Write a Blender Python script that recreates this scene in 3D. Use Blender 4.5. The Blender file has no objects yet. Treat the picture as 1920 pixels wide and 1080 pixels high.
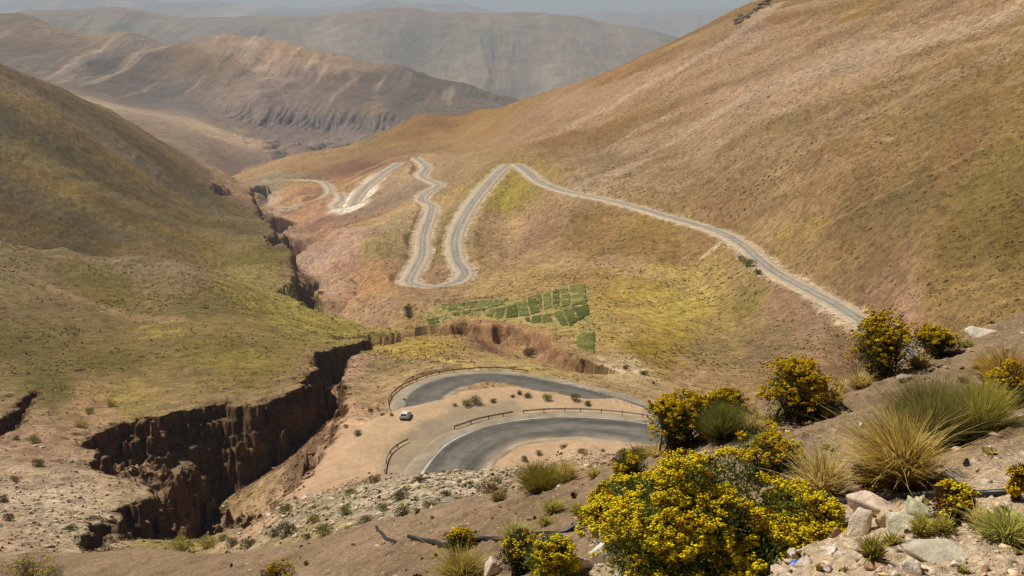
import bpy, math
import numpy as np
from math import radians, sin, cos, tan, atan, pi

# ------------------------------------------------------------------ camera
SC = bpy.context.scene
COL = SC.collection
FPX = 2059.0
PITCH = radians(14.43)
cam_d = bpy.data.cameras.new("camera")
cam_d.sensor_width = 36.0
cam_d.lens = 36.0 * FPX / 1920.0
cam_d.clip_start = 0.1
cam_d.clip_end = 80000.0
cam = bpy.data.objects.new("camera", cam_d)
cam.location = (0, 0, 0)
cam.rotation_euler = (pi / 2 - PITCH, 0, 0)
COL.objects.link(cam)
SC.camera = cam

# ------------------------------------------------------------------ light
SUN_EL = radians(55.0)
SUN_AZ = radians(-59.0)          # from +Y (view direction) towards -X (left)
sun_dir = np.array([sin(SUN_AZ) * cos(SUN_EL), cos(SUN_AZ) * cos(SUN_EL), sin(SUN_EL)])
sd = bpy.data.lights.new("sun", 'SUN')
sd.energy = 5.0
sd.angle = radians(0.5)
sd.color = (1.0, 0.945, 0.84)
sun = bpy.data.objects.new("sun", sd)
from mathutils import Vector, Matrix
sun.rotation_euler = Vector(sun_dir).to_track_quat('Z', 'Y').to_euler()
COL.objects.link(sun)
world = bpy.data.worlds.new("World")
SC.world = world
world.use_nodes = True
wn = world.node_tree
wn.nodes.clear()
wo = wn.nodes.new('ShaderNodeOutputWorld')
wb = wn.nodes.new('ShaderNodeBackground')
ws = wn.nodes.new('ShaderNodeTexSky')
ws.sky_type = 'NISHITA'
ws.sun_disc = False
ws.sun_elevation = SUN_EL
ws.sun_rotation = SUN_AZ
ws.altitude = 3500
ws.dust_density = 2.0
wb.inputs['Strength'].default_value = 0.045
wn.links.new(ws.outputs[0], wb.inputs[0])
wn.links.new(wb.outputs[0], wo.inputs[0])
SC.view_settings.view_transform = 'Standard'
SC.view_settings.look = 'None'
SC.view_settings.gamma = 1.0
SC.view_settings.exposure = 0.06

# ------------------------------------------------------------------ helpers: pixels, noise, interpolation
CP, SP = cos(PITCH), sin(PITCH)

def st(u, v):
    a = (u - 960.0) / FPX
    b = (540.0 - v) / FPX
    yw = CP + b * SP
    return a / yw, (-SP + b * CP) / yw

def hash2(ix, iy, seed):
    h = (ix.astype(np.int64) * 374761393 + iy.astype(np.int64) * 668265263 + seed * 982451653) & 0xFFFFFFFF
    h = ((h ^ (h >> 13)) * 1274126177) & 0xFFFFFFFF
    h = h ^ (h >> 16)
    return (h & 0xFFFFFF) / float(0xFFFFFF)

def vnoise(x, y, seed=0):
    ix = np.floor(x); iy = np.floor(y)
    fx = x - ix; fy = y - iy
    fx = fx * fx * fx * (fx * (fx * 6 - 15) + 10)
    fy = fy * fy * fy * (fy * (fy * 6 - 15) + 10)
    a = hash2(ix, iy, seed); b = hash2(ix + 1, iy, seed)
    c = hash2(ix, iy + 1, seed); d = hash2(ix + 1, iy + 1, seed)
    return ((a + (b - a) * fx) * (1 - fy) + (c + (d - c) * fx) * fy) * 2 - 1

def fbm(x, y, octaves=4, seed=0, gain=0.5, ridged=False):
    r = np.zeros_like(x, dtype=np.float64); amp = 1.0; tot = 0.0
    cx, sx = cos(0.6), sin(0.6)
    for o in range(octaves):
        n = vnoise(x, y, seed + o * 17)
        if ridged:
            n = 1 - 2 * np.abs(n)
        r += amp * n; tot += amp
        x, y = (x * cx - y * sx) * 2.03 + 11.3, (x * sx + y * cx) * 2.03 + 5.7
        amp *= gain
    return r / tot

def smooth(a, b, x):
    t = np.clip((x - a) / (b - a), 0, 1)
    return t * t * (3 - 2 * t)

def rbf_fit(P, vals, lam=1e-4):
    n = len(P)
    d2 = ((P[:, None] - P[None]) ** 2).sum(-1)
    K = 0.5 * d2 * np.log(d2 + 1e-12)
    K[np.arange(n), np.arange(n)] = lam
    A = np.zeros((n + 3, n + 3))
    A[:n, :n] = K; A[:n, n] = 1; A[:n, n + 1:] = P
    A[n, :n] = 1; A[n + 1:, :n] = P.T
    return np.linalg.solve(A, np.concatenate([vals, np.zeros(3)]))

def rbf_eval(P, w, Q):
    n = len(P)
    out = np.empty(len(Q))
    for i in range(0, len(Q), 20000):
        q = Q[i:i + 20000]
        d2 = ((q[:, None] - P[None]) ** 2).sum(-1)
        out[i:i + 20000] = (0.5 * d2 * np.log(d2 + 1e-12)) @ w[:n] + w[n] + q @ w[n + 1:]
    return out

class Field:
    """a height field on a fan-shaped grid: x = s*Y, y = Y, height Z"""
    def __init__(self, s, Y, ks=4.0):
        self.s, self.Y, self.ks = s, Y, ks
        self.lY = np.log(Y)
        self.X2 = s[None, :] * Y[:, None]
        self.Y2 = np.repeat(Y[:, None], len(s), 1)
    def fit(self, pts, lam=1e-4):
        """pts: (s, Y, z)"""
        P = np.array([(p[0] * self.ks, math.log(p[1])) for p in pts])
        v = np.array([p[2] for p in pts], float)
        w = rbf_fit(P, v, lam)
        cs = np.linspace(self.s[0], self.s[-1], 170)
        cl = np.linspace(self.lY[0], self.lY[-1], 260)
        Q = np.stack(np.meshgrid(cs * self.ks, cl), -1).reshape(-1, 2)
        G = rbf_eval(P, w, Q).reshape(len(cl), len(cs))
        A = np.empty((len(cl), len(self.s)))
        for i in range(len(cl)):
            A[i] = np.interp(self.s, cs, G[i])
        fi = (self.lY - cl[0]) / (cl[1] - cl[0])
        i0 = np.clip(np.floor(fi).astype(int), 1, len(cl) - 3)
        f = (fi - i0)[:, None]
        p0, p1, p2, p3 = A[i0 - 1], A[i0], A[i0 + 1], A[i0 + 2]
        self.Z = p1 + 0.5 * f * (p2 - p0 + f * (2 * p0 - 5 * p1 + 4 * p2 - p3 + f * (3 * (p1 - p2) + p3 - p0)))
    def hit(self, u, v, skip=0.0):
        s, t = st(u, v)
        fc = (s - self.s[0]) / (self.s[1] - self.s[0])
        c = int(np.clip(math.floor(fc), 0, len(self.s) - 2)); f = min(max(fc - c, 0), 1)
        z = self.Z[:, c] * (1 - f) + self.Z[:, c + 1] * f
        g = z / self.Y - t
        k = np.nonzero((g >= 0) & (self.Y > skip))[0]
        if len(k) == 0:
            i = len(self.Y) - 1
            return np.array([s * self.Y[i], self.Y[i], z[i]])
        i = k[0]
        if i == 0:
            Y = self.Y[0]
        else:
            a, b = g[i - 1], g[i]
            w = min(max(-a / (b - a + 1e-12), 0.0), 1.0)
            Y = self.Y[i - 1] * (1 - w) + self.Y[i] * w
        return np.array([s * Y, Y, t * Y])
    def at(self, x, y):
        x = np.asarray(x, float); y = np.asarray(y, float)
        s = x / y
        fc = np.clip((s - self.s[0]) / (self.s[1] - self.s[0]), 0, len(self.s) - 1.001)
        c = np.floor(fc).astype(int); f = fc - c
        r = np.clip(np.searchsorted(self.Y, y) - 1, 0, len(self.Y) - 2)
        g = np.clip((y - self.Y[r]) / (self.Y[r + 1] - self.Y[r]), 0, 1)
        Z = self.Z
        return (Z[r, c] * (1 - f) + Z[r, c + 1] * f) * (1 - g) + (Z[r + 1, c] * (1 - f) + Z[r + 1, c + 1] * f) * g
    def sample(self, A, x, y):
        s = x / y
        c = np.clip(np.rint((s - self.s[0]) / (self.s[1] - self.s[0])), 0, len(self.s) - 1).astype(int)
        r = np.clip(np.searchsorted(self.Y, y), 0, len(self.Y) - 1)
        return A[r, c]

def pz(u, v, z):
    s, t = st(u, v); Y = z / t
    return (s, Y, z)
def pY(u, v, Y):
    s, t = st(u, v)
    return (s, Y, t * Y)

def catmull(P, n):
    P = np.array(P, float)
    Q = np.vstack([2 * P[0] - P[1], P, 2 * P[-1] - P[-2]])
    out = []
    for i in range(1, len(Q) - 2):
        a, b, c, d = Q[i - 1], Q[i], Q[i + 1], Q[i + 2]
        for k in range(n):
            f = k / n
            out.append(b + 0.5 * f * (c - a + f * (2 * a - 5 * b + 4 * c - d + f * (3 * (b - c) + d - a))))
    out.append(P[-1])
    return np.array(out)

def resample(P, step):
    d = np.concatenate([[0], np.cumsum(np.linalg.norm(np.diff(P[:, :2], axis=0), axis=1))])
    n = max(2, int(d[-1] / step) + 1)
    q = np.linspace(0, d[-1], n)
    return np.stack([np.interp(q, d, P[:, k]) for k in range(P.shape[1])], 1)

def line_dist(F, P, reach, ext=()):
    """distance from every grid vertex to polyline P (x, y, extra...), plus the extras at the nearest point and the side (+ = left of travel)"""
    best = np.full(F.X2.shape, 1e9); side = np.zeros(F.X2.shape)
    ex = [np.zeros(F.X2.shape) for _ in range(P.shape[1] - 2)]
    ds = F.s[1] - F.s[0]
    for i in range(len(P) - 1):
        a, b = P[i], P[i + 1]
        y0, y1 = min(a[1], b[1]) - reach, max(a[1], b[1]) + reach
        r0, r1 = np.searchsorted(F.Y, [y0, y1])
        if r1 <= r0: continue
        x0, x1 = min(a[0], b[0]) - reach, max(a[0], b[0]) + reach
        yy0, yy1 = max(y0, F.Y[0]), y1
        c0 = int((min(x0 / yy0, x0 / yy1) - F.s[0]) / ds) - 1; c1 = int((max(x1 / yy0, x1 / yy1) - F.s[0]) / ds) + 2
        c0 = max(c0, 0); c1 = min(c1, len(F.s))
        if c1 <= c0: continue
        X = F.X2[r0:r1, c0:c1]; Yv = F.Y2[r0:r1, c0:c1]
        dx, dy = b[0] - a[0], b[1] - a[1]
        L2 = dx * dx + dy * dy + 1e-12
        t = np.clip(((X - a[0]) * dx + (Yv - a[1]) * dy) / L2, 0, 1)
        px = X - a[0] - t * dx; py = Yv - a[1] - t * dy
        d = np.hypot(px, py)
        sub = best[r0:r1, c0:c1]
        m = d < sub
        sub[m] = d[m]
        side[r0:r1, c0:c1][m] = (dx * py - dy * px)[m]
        for k in range(len(ex)):
            val = a[2 + k] + t * (b[2 + k] - a[2 + k])
            ex[k][r0:r1, c0:c1][m] = val[m]
    return best, np.sign(side), ex

def poly_sd(X, Y, poly):
    """signed distance to a polygon (positive inside)"""
    d = np.full(X.shape, 1e9); ins = np.zeros(X.shape, bool)
    n = len(poly)
    for i in range(n):
        ax, ay = poly[i][:2]; bx, by = poly[(i + 1) % n][:2]
        dx, dy = bx - ax, by - ay
        t = np.clip(((X - ax) * dx + (Y - ay) * dy) / (dx * dx + dy * dy + 1e-12), 0, 1)
        d = np.minimum(d, np.hypot(X - ax - t * dx, Y - ay - t * dy))
        c = ((ay > Y) != (by > Y)) & (X < (bx - ax) * (Y - ay) / (by - ay + 1e-12) + ax)
        ins ^= c
    return np.where(ins, d, -d)

def lin(c):
    c = np.asarray(c, float) / 255.0
    return np.where(c <= 0.04045, c / 12.92, ((c + 0.055) / 1.055) ** 2.4)

def grid_mesh(name, F, mat, attrs=(), kind='structure'):
    nr, nc = F.Z.shape
    co = np.stack([F.X2, F.Y2, F.Z], -1).reshape(-1, 3).astype(np.float32)
    i = np.arange(nr * nc).reshape(nr, nc)
    q = np.stack([i[:-1, :-1], i[:-1, 1:], i[1:, 1:], i[1:, :-1]], -1).reshape(-1)
    o = raw_mesh(name, co, q, 4, mat, smooth_shade=True)
    for an, data in attrs:
        add_color(o.data, an, data.reshape(-1, data.shape[-1]))
    if kind: o['kind'] = kind
    return o

def add_color(me, an, rgb):
    a = me.attributes.new(an, 'FLOAT_COLOR', 'POINT')
    c = np.ones((len(rgb), 4), np.float32); c[:, :rgb.shape[1]] = rgb
    a.data.foreach_set('color', c.ravel())

def raw_mesh(name, co, loops, k, mat, smooth_shade=False, parent=None, mats=None):
    co = np.asarray(co, np.float32).reshape(-1, 3); loops = np.asarray(loops, np.int32).ravel()
    me = bpy.data.meshes.new(name)
    me.vertices.add(len(co)); me.vertices.foreach_set('co', co.ravel())
    me.loops.add(len(loops)); me.loops.foreach_set('vertex_index', loops)
    n = len(loops) // k
    me.polygons.add(n)
    me.polygons.foreach_set('loop_start', np.arange(0, n * k, k, dtype=np.int32))
    if smooth_shade:
        me.polygons.foreach_set('use_smooth', np.ones(n, bool))
    me.update(calc_edges=True)
    me.materials.append(mat)
    o = bpy.data.objects.new(name, me)
    COL.objects.link(o)
    if parent is not None: o.parent = parent
    return o

def tag(o, label=None, cat=None, group=None, kind=None):
    if label: o['label'] = label
    if cat: o['category'] = cat
    if group: o['group'] = group
    if kind: o['kind'] = kind
    return o

def empty(name, loc, rz=0.0, label=None, cat=None, group=None):
    o = bpy.data.objects.new(name, None)
    o.empty_display_size = 0.2
    o.location = loc; o.rotation_euler = (0, 0, rz)
    COL.objects.link(o)
    return tag(o, label, cat, group)

# ------------------------------------------------------------------ materials
class NT:
    def __init__(self, name, rough=0.95, spec=0.1):
        self.m = bpy.data.materials.new(name); self.m.use_nodes = True
        self.t = self.m.node_tree
        self.b = self.t.nodes['Principled BSDF']
        self.b.inputs['Roughness'].default_value = rough
        self.b.inputs['Specular IOR Level'].default_value = spec
    def n(self, typ, **kw):
        x = self.t.nodes.new(typ)
        for k, v in kw.items(): setattr(x, k, v)
        return x
    def l(self, a, b): self.t.links.new(a, b)
    def pos(self):
        return self.n('ShaderNodeTexCoord').outputs['Object']
    def noise(self, vec, scale, detail=4, rough=0.55, sc=None):
        if sc is not None:
            mp = self.n('ShaderNodeMapping'); mp.inputs['Scale'].default_value = sc
            self.l(vec, mp.inputs[0]); vec = mp.outputs[0]
        x = self.n('ShaderNodeTexNoise'); x.inputs['Scale'].default_value = scale
        x.inputs['Detail'].default_value = detail; x.inputs['Roughness'].default_value = rough
        self.l(vec, x.inputs['Vector']); return x.outputs['Fac']
    def voro(self, vec, scale, out='Distance', rnd=1.0):
        x = self.n('ShaderNodeTexVoronoi'); x.inputs['Scale'].default_value = scale
        x.inputs['Randomness'].default_value = rnd
        self.l(vec, x.inputs['Vector']); return x.outputs[out]
    def ramp(self, fac, a, b, lo=0.0, hi=1.0):
        x = self.n('ShaderNodeMapRange'); x.interpolation_type = 'SMOOTHSTEP'
        x.inputs[1].default_value = a; x.inputs[2].default_value = b
        x.inputs[3].default_value = lo; x.inputs[4].default_value = hi
        self.l(fac, x.inputs[0]); return x.outputs[0]
    def math(self, op, a, b):
        x = self.n('ShaderNodeMath', operation=op)
        for k, v in enumerate((a, b)):
            if isinstance(v, (int, float)): x.inputs[k].default_value = v
            else: self.l(v, x.inputs[k])
        return x.outputs[0]
    def mix(self, fac, a, b, blend='MIX'):
        x = self.n('ShaderNodeMix', data_type='RGBA', blend_type=blend)
        if isinstance(fac, (int, float)): x.inputs[0].default_value = fac
        else: self.l(fac, x.inputs[0])
        for k, v in ((6, a), (7, b)):
            if isinstance(v, tuple): x.inputs[k].default_value = (*v[:3], 1)
            else: self.l(v, x.inputs[k])
        return x.outputs[2]
    def attr(self, name, out='Color'):
        x = self.n('ShaderNodeAttribute'); x.attribute_name = name; return x.outputs[out]
    def color(self, c):
        if isinstance(c, tuple): self.b.inputs['Base Color'].default_value = (*c[:3], 1)
        else: self.l(c, self.b.inputs['Base Color'])
    def bump(self, h, dist, strength=1.0):
        x = self.n('ShaderNodeBump'); x.inputs['Strength'].default_value = strength
        x.inputs['Distance'].default_value = dist
        self.l(h, x.inputs['Height']); self.l(x.outputs[0], self.b.inputs['Normal'])

def terrain_mat(name, s1, s2, s3, bump_d, var=(0.55, 1.5), spots=None):
    k = NT(name)
    p = k.pos(); base = k.attr('albedo')
    n1 = k.noise(p, s1, 6, 0.62); n2 = k.noise(p, s2, 5, 0.65); n3 = k.noise(p, s3, 4, 0.7)
    f = k.math('MULTIPLY', k.ramp(n1, 0.25, 0.75, 0.82, 1.18), k.ramp(n2, 0.28, 0.72, var[0] + 0.12, var[1] - 0.12))
    f = k.math('MULTIPLY', f, k.ramp(n3, 0.25, 0.75, var[0], var[1]))
    if spots:
        mask = k.attr('masks')
        sp = k.n('ShaderNodeSeparateColor'); k.l(mask, sp.inputs[0])
        calm = k.math('SUBTRACT', 1.0, k.math('MULTIPLY', sp.outputs[2], 0.72))
        f = k.math('ADD', 1.0, k.math('MULTIPLY', k.math('SUBTRACT', f, 1.0), calm))
    g = k.n('ShaderNodeCombineColor')
    for i in range(3): k.l(f, g.inputs[i])
    c = k.mix(1.0, base, g.outputs[0], 'MULTIPLY')
    if spots:
        for ch, sc, thr, colr in spots:
            v = k.voro(p, sc); vc = k.voro(p, sc, 'Color')
            sx = k.n('ShaderNodeSeparateColor'); k.l(vc, sx.inputs[0])
            thrr = k.math('MULTIPLY', sx.outputs[0], thr)
            inside = k.ramp(k.math('SUBTRACT', thrr, v), 0.0, 0.08)
            c = k.mix(k.math('MULTIPLY', inside, sp.outputs[ch]), c, colr)
    k.color(c)
    hb = k.math('ADD', n2, k.math('MULTIPLY', n3, 0.6))
    if spots: hb = k.math('MULTIPLY', hb, calm)
    k.bump(hb, bump_d, 0.8)
    return k.m

M = {}
M['terrain'] = terrain_mat('valley soil', 0.02, 0.22, 1.3, 0.5,
    spots=[(0, 0.30, 0.42, tuple(lin((70, 62, 26)) * 0.55)), (1, 0.9, 0.36, tuple(lin((200, 180, 150)) * 0.7)),
           (0, 0.75, 0.45, tuple(lin((92, 78, 36)) * 0.6))])
M['hills'] = terrain_mat('mountain soil', 0.0012, 0.008, 0.05, 12.0, var=(0.7, 1.3))
k = NT('road asphalt', 0.8, 0.25)
p = k.pos(); cc = k.attr('albedo')
nn = k.ramp(k.noise(p, 0.35, 5, 0.6), 0.3, 0.7, 0.78, 1.2)
g = k.n('ShaderNodeCombineColor')
for i in range(3): k.l(nn, g.inputs[i])
k.color(k.mix(1.0, cc, g.outputs[0], 'MULTIPLY'))
M['road'] = k.m

# ------------------------------------------------------------------ valley terrain
sT = np.linspace(-0.62, 0.62, 1150)
YT = np.concatenate([np.exp(np.linspace(math.log(38), math.log(100), 90))[:-1], np.arange(100, 186, 0.36), np.arange(186, 250, 0.2), np.arange(250, 285, 0.36),
                     np.exp(np.linspace(math.log(285), math.log(3300), 640))])
T = Field(sT, YT)

# road centre lines (pixel on the photo, height): turned into world points
R_right = [pz(*q) for q in [(1900, 775, -104), (1760, 690, -108), (1630, 610, -112), (1560, 567, -116), (1450, 507, -122), (1390, 457, -126),
    (1340, 432, -129), (1250, 405, -133), (1150, 377, -138), (1060, 358, -142), (1015, 342, -145), (985, 318, -148)]]
R_top = [pz(*q) for q in [(985, 318, -148), (966, 307, -150), (942, 316, -152), (900, 362, -157), (872, 402, -160), (853, 445, -163), (856, 485, -165),
    (872, 512, -167), (850, 531, -169), (805, 538, -171), (768, 530, -173), (776, 508, -175), (791, 478, -178), (794, 440, -182),
    (808, 400, -187), (808, 384, -189), (790, 374, -191), (800, 360, -193), (822, 347, -195), (796, 334, -198), (790, 327, -200),
    (799, 315, -203), (789, 303, -206), (778, 295, -209)]]
R_white = [pz(*q) for q in [(750, 305, -220), (722, 322, -225), (700, 340, -230), (684, 352, -233), (668, 372, -238), (660, 387, -241), (640, 391, -243),
    (630, 385, -246), (642, 374, -250), (638, 362, -254)]]
R_far = [pz(*q) for q in [(500, 338, -300), (545, 337, -292), (590, 338, -284), (610, 343, -279), (620, 357, -274), (610, 370, -271), (580, 380, -269), (535, 391, -268)]]
def xy(r): return np.array([(s * Y, Y, z) for s, Y, z in r])

pts = []
pts += R_right + R_top + R_white + R_far
# near hairpin shelf
pts += [pz(*q) for q in [(850, 885, -77), (720, 885, -77), (700, 830, -77.3), (760, 785, -77.8), (880, 845, -77), (1000, 803, -77), (1100, 801, -77), (1210, 815, -77),
    (1000, 850, -77), (1150, 840, -76.8), (640, 840, -78.5), (600, 880, -79), (1350, 830, -78), (1500, 850, -78), (1500, 800, -82)]]
# lower hairpin
pts += [pY(*q) for q in [(765, 762, 227), (752, 740, 238), (775, 716, 248), (830, 698, 257), (900, 692, 261), (1000, 700, 256), (1080, 722, 247), (1150, 750, 235),
    (1210, 772, 226), (900, 745, 232), (1000, 740, 233), (700, 745, 240), (680, 690, 280), (760, 670, 303)]]
# talus under the bank, and ground in front
pts += [pY(*q) for q in [(560, 990, 98), (700, 897, 136), (700, 985, 84), (950, 925, 90), (960, 876, 134), (1160, 848, 134), (1130, 880, 104), (500, 958, 142),
    (820, 885, 136), (820, 955, 84), (1400, 900, 110), (1700, 850, 120), (1900, 850, 120), (460, 990, 160), (540, 915, 172)]]
for u, z in ((0, -34), (500, -31), (960, -29), (1500, -27), (1920, -25)):
    s, t = st(u, 900); pts.append((s, 42, z))
for u, z in ((-150, -44), (200, -40)):
    s, t = st(u, 900); pts.append((s, 60, z))
# left terraces
pts += [pY(*q) for q in [(430, 1010, 146), (300, 1030, 138), (100, 1050, 126), (-150, 1000, 140), (0, 900, 174), (200, 950, 162), (60, 830, 202), (250, 885, 186),
    (60, 740, 248), (-200, 740, 250), (350, 768, 232), (520, 745, 236), (180, 800, 219), (590, 700, 262), (640, 780, 214), (630, 720, 246)]]
pts += [pY(*q) for q in [(0, 700, 290), (300, 700, 284), (500, 700, 276), (0, 600, 390), (250, 620, 390), (500, 640, 350), (0, 480, 530), (-200, 560, 420), (-200, 430, 560), (120, 500, 540),
    (0, 455, 575), (120, 470, 590), (250, 482, 600), (330, 492, 610), (400, 512, 590), (450, 545, 530), (250, 540, 500), (560, 600, 470), (690, 612, 500), (640, 585, 540), (520, 560, 560), (590, 545, 640),
    (480, 515, 660), (550, 480, 790)]]
# hollow behind the knoll, left hill
for u, Y, z in ((-200, 680, -150), (0, 690, -158), (120, 690, -163), (250, 690, -168), (350, 700, -172)):
    pts.append((st(u, 500)[0], Y, z))
pts += [pY(*q) for q in [(0, 380, 830), (150, 440, 800), (300, 470, 780), (430, 490, 800), (0, 300, 930), (0, 200, 1060), (0, 138, 1180), (100, 172, 1270), (200, 216, 1390), (280, 258, 1500), (350, 294, 1610),
    (420, 330, 1700), (480, 360, 1760), (200, 300, 1080), (200, 380, 930), (350, 380, 1130), (350, 440, 930), (450, 400, 1200), (480, 440, 960), (400, 345, 1460), (-200, 60, 1150), (-250, 240, 900)]]
for u, Y, z in ((-200, 1700, -40), (-200, 2600, -300), (0, 1600, -150), (0, 2400, -370), (200, 1900, -270), (200, 2700, -400), (350, 2100, -350), (350, 2900, -430), (-200, 3300, -420), (500, 3300, -440)):
    pts.append((st(u, 200)[0], Y, z))
# stream course (bank level)
pts += [pY(*q) for q in [(600, 525, 760), (578, 470, 920), (552, 440, 1030), (525, 405, 1250), (505, 370, 1560), (505, 345, 1850)]]
pts += [pz(*q) for q in [(640, 500, -186), (650, 450, -200), (700, 420, -210), (620, 420, -235), (560, 420, -250), (740, 350, -214), (560, 360, -277), (660, 345, -246), (700, 480, -180)]]
# flats and slopes right of the stream
pts += [pY(*q) for q in [(800, 650, 345), (900, 660, 325), (800, 605, 452), (800, 570, 540), (950, 580, 470), (1000, 550, 525), (1100, 545, 500), (1100, 640, 375), (1000, 625, 400), (1250, 600, 440),
    (1300, 700, 330), (1200, 680, 335), (1100, 690, 318), (1450, 600, 425), (1450, 700, 325), (1550, 700, 300), (1250, 500, 590), (1100, 450, 720), (950, 480, 740), (950, 400, 880), (1000, 370, 900), (1550, 640, 350), (700, 580, 560)]]
# right hill: z = .55 x - 182
def plane(u, v, a=0.55, c=-182.0):
    s, t = st(u, v); Y = c / (t - a * s); return (s, Y, t * Y)
pts += [plane(*q) for q in [(1200, 250), (1200, 108), (1300, 60), (1300, 200), (1400, 300), (1600, 300), (1600, 150), (1500, 20), (1800, 20), (1700, 200), (1100, 150), (1100, 250), (1040, 170),
    (980, 188), (1420, 2), (1900, 10), (1900, 200), (1900, 350), (1750, 350), (1500, 400), (1900, 560), (2100, 400), (2150, 100), (1800, 480), (1650, 480)]]
for u, v, Y, dz in ((980, 188, 2600, -190), (1100, 150, 2300, -120), (1200, 108, 2200, -110), (1420, 2, 2100, -60), (1600, 0, 1700, 20), (1900, 0, 1400, 90), (2150, 0, 1200, 160)):
    s, t = st(u, v); pts.append((s, Y, (t * 1650 if u < 1500 else 0) + dz))
for u, z in ((1100, -420), (1500, -330), (1900, -200)):
    pts.append((st(u, 100)[0], 3200, z))
# red spur and gorge beyond
pts += [pY(*q) for q in [(520, 328, 2000), (560, 302, 2110), (640, 300, 2140), (700, 262, 2300), (800, 216, 2370), (900, 206, 2330), (640, 284, 2380), (800, 270, 2000), (900, 260, 1850), (720, 290, 2000), (860, 235, 2200), (590, 290, 2280)]]
for u, Y, z in ((640, 2800, -400), (800, 2900, -390), (900, 2900, -370), (700, 3300, -450)):
    pts.append((st(u, 200)[0], Y, z))
T.fit(pts, 2e-4)

def DBG(*a):
    print(*a)

def check(F, pts, nm):
    bad = []
    for s, Y, z in pts:
        c = int(np.clip(np.rint((s - F.s[0]) / (F.s[1] - F.s[0])), 0, len(F.s) - 1))
        t = F.Z[:, c] / F.Y
        m = F.Y < Y * 0.985
        if m.any() and t[m].max() > z / Y + 0.002:
            u = s; bad.append((round(960 + s * FPX * 0.97), round(Y), round(z), round(float(F.Y[m][t[m].argmax()])), round((t[m].max() - z / Y) * FPX)))
    DBG(nm, 'hidden points (u~, Y, z, occluder Y, px):', bad)
check(T, pts, 'terrain')

# relief noise, growing with distance from the roads
baseZ = T.Z.copy()
amp = 0.35 + 0.65 * smooth(250, 700, T.Y2)
leftness = smooth(-0.02, -0.12, T.s[None, :] + 0 * T.Y2)
T.Z += amp * (2.6 * fbm(T.X2 / 75, T.Y2 / 75, 3, 3) + 1.3 * fbm(T.X2 / 17, T.Y2 / 17, 3, 9, ridged=True) + 0.75 * smooth(80, 200, T.Y2) * fbm(T.X2 / 4.5, T.Y2 / 6.5, 4, 21, gain=0.6))
# shallow rills down the slopes of the big right-hand hill
hillmask = smooth(-90, -40, T.Z) * smooth(500, 800, T.Y2) * smooth(0.0, 0.1, T.s[None, :] + 0 * T.Y2)
q1 = (T.X2 * 0.876 + T.Y2 * 0.48); q2 = (-T.X2 * 0.48 + T.Y2 * 0.876)
T.Z += hillmask * (3.0 * fbm(q1 / 24 + 0.25 * fbm(q1 / 60, q2 / 60, 2, 33), q2 / 300, 4, 31) + 0.8 * fbm(q1 / 8, q2 / 60, 3, 32))
lh = smooth(0.0, -0.12, T.s[None, :] + 0 * T.Y2) * smooth(650, 900, T.Y2)
T.Z += lh * (10.0 * fbm((T.Y2 + 0.18 * T.X2) / 130, (T.X2 - 0.18 * T.Y2) / 800, 3, 41, ridged=True) + 1.2 * fbm((T.Y2 + 0.18 * T.X2) / 22, (T.X2 - 0.18 * T.Y2) / 120, 3, 43))

cr_ = resample(np.array([T.hit(u, v, 250)[:2] for u, v in [(1925, 250), (1800, 312), (1700, 358), (1600, 408), (1520, 446)]]), 8)
crd, crs, _ = line_dist(T, cr_, 40)
crease = smooth(9, 0, crd + 3 * fbm(T.X2 / 20, T.Y2 / 20, 2, 45))
T.Z -= 3.0 * crease
# ---- the ravine: stepped, steep-walled cuts (outlines lie on the ground, walls broken by buttresses)
def wpoly(pix, skip=100):
    return [T.hit(u, v, skip)[:2] for u, v in pix]

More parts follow.
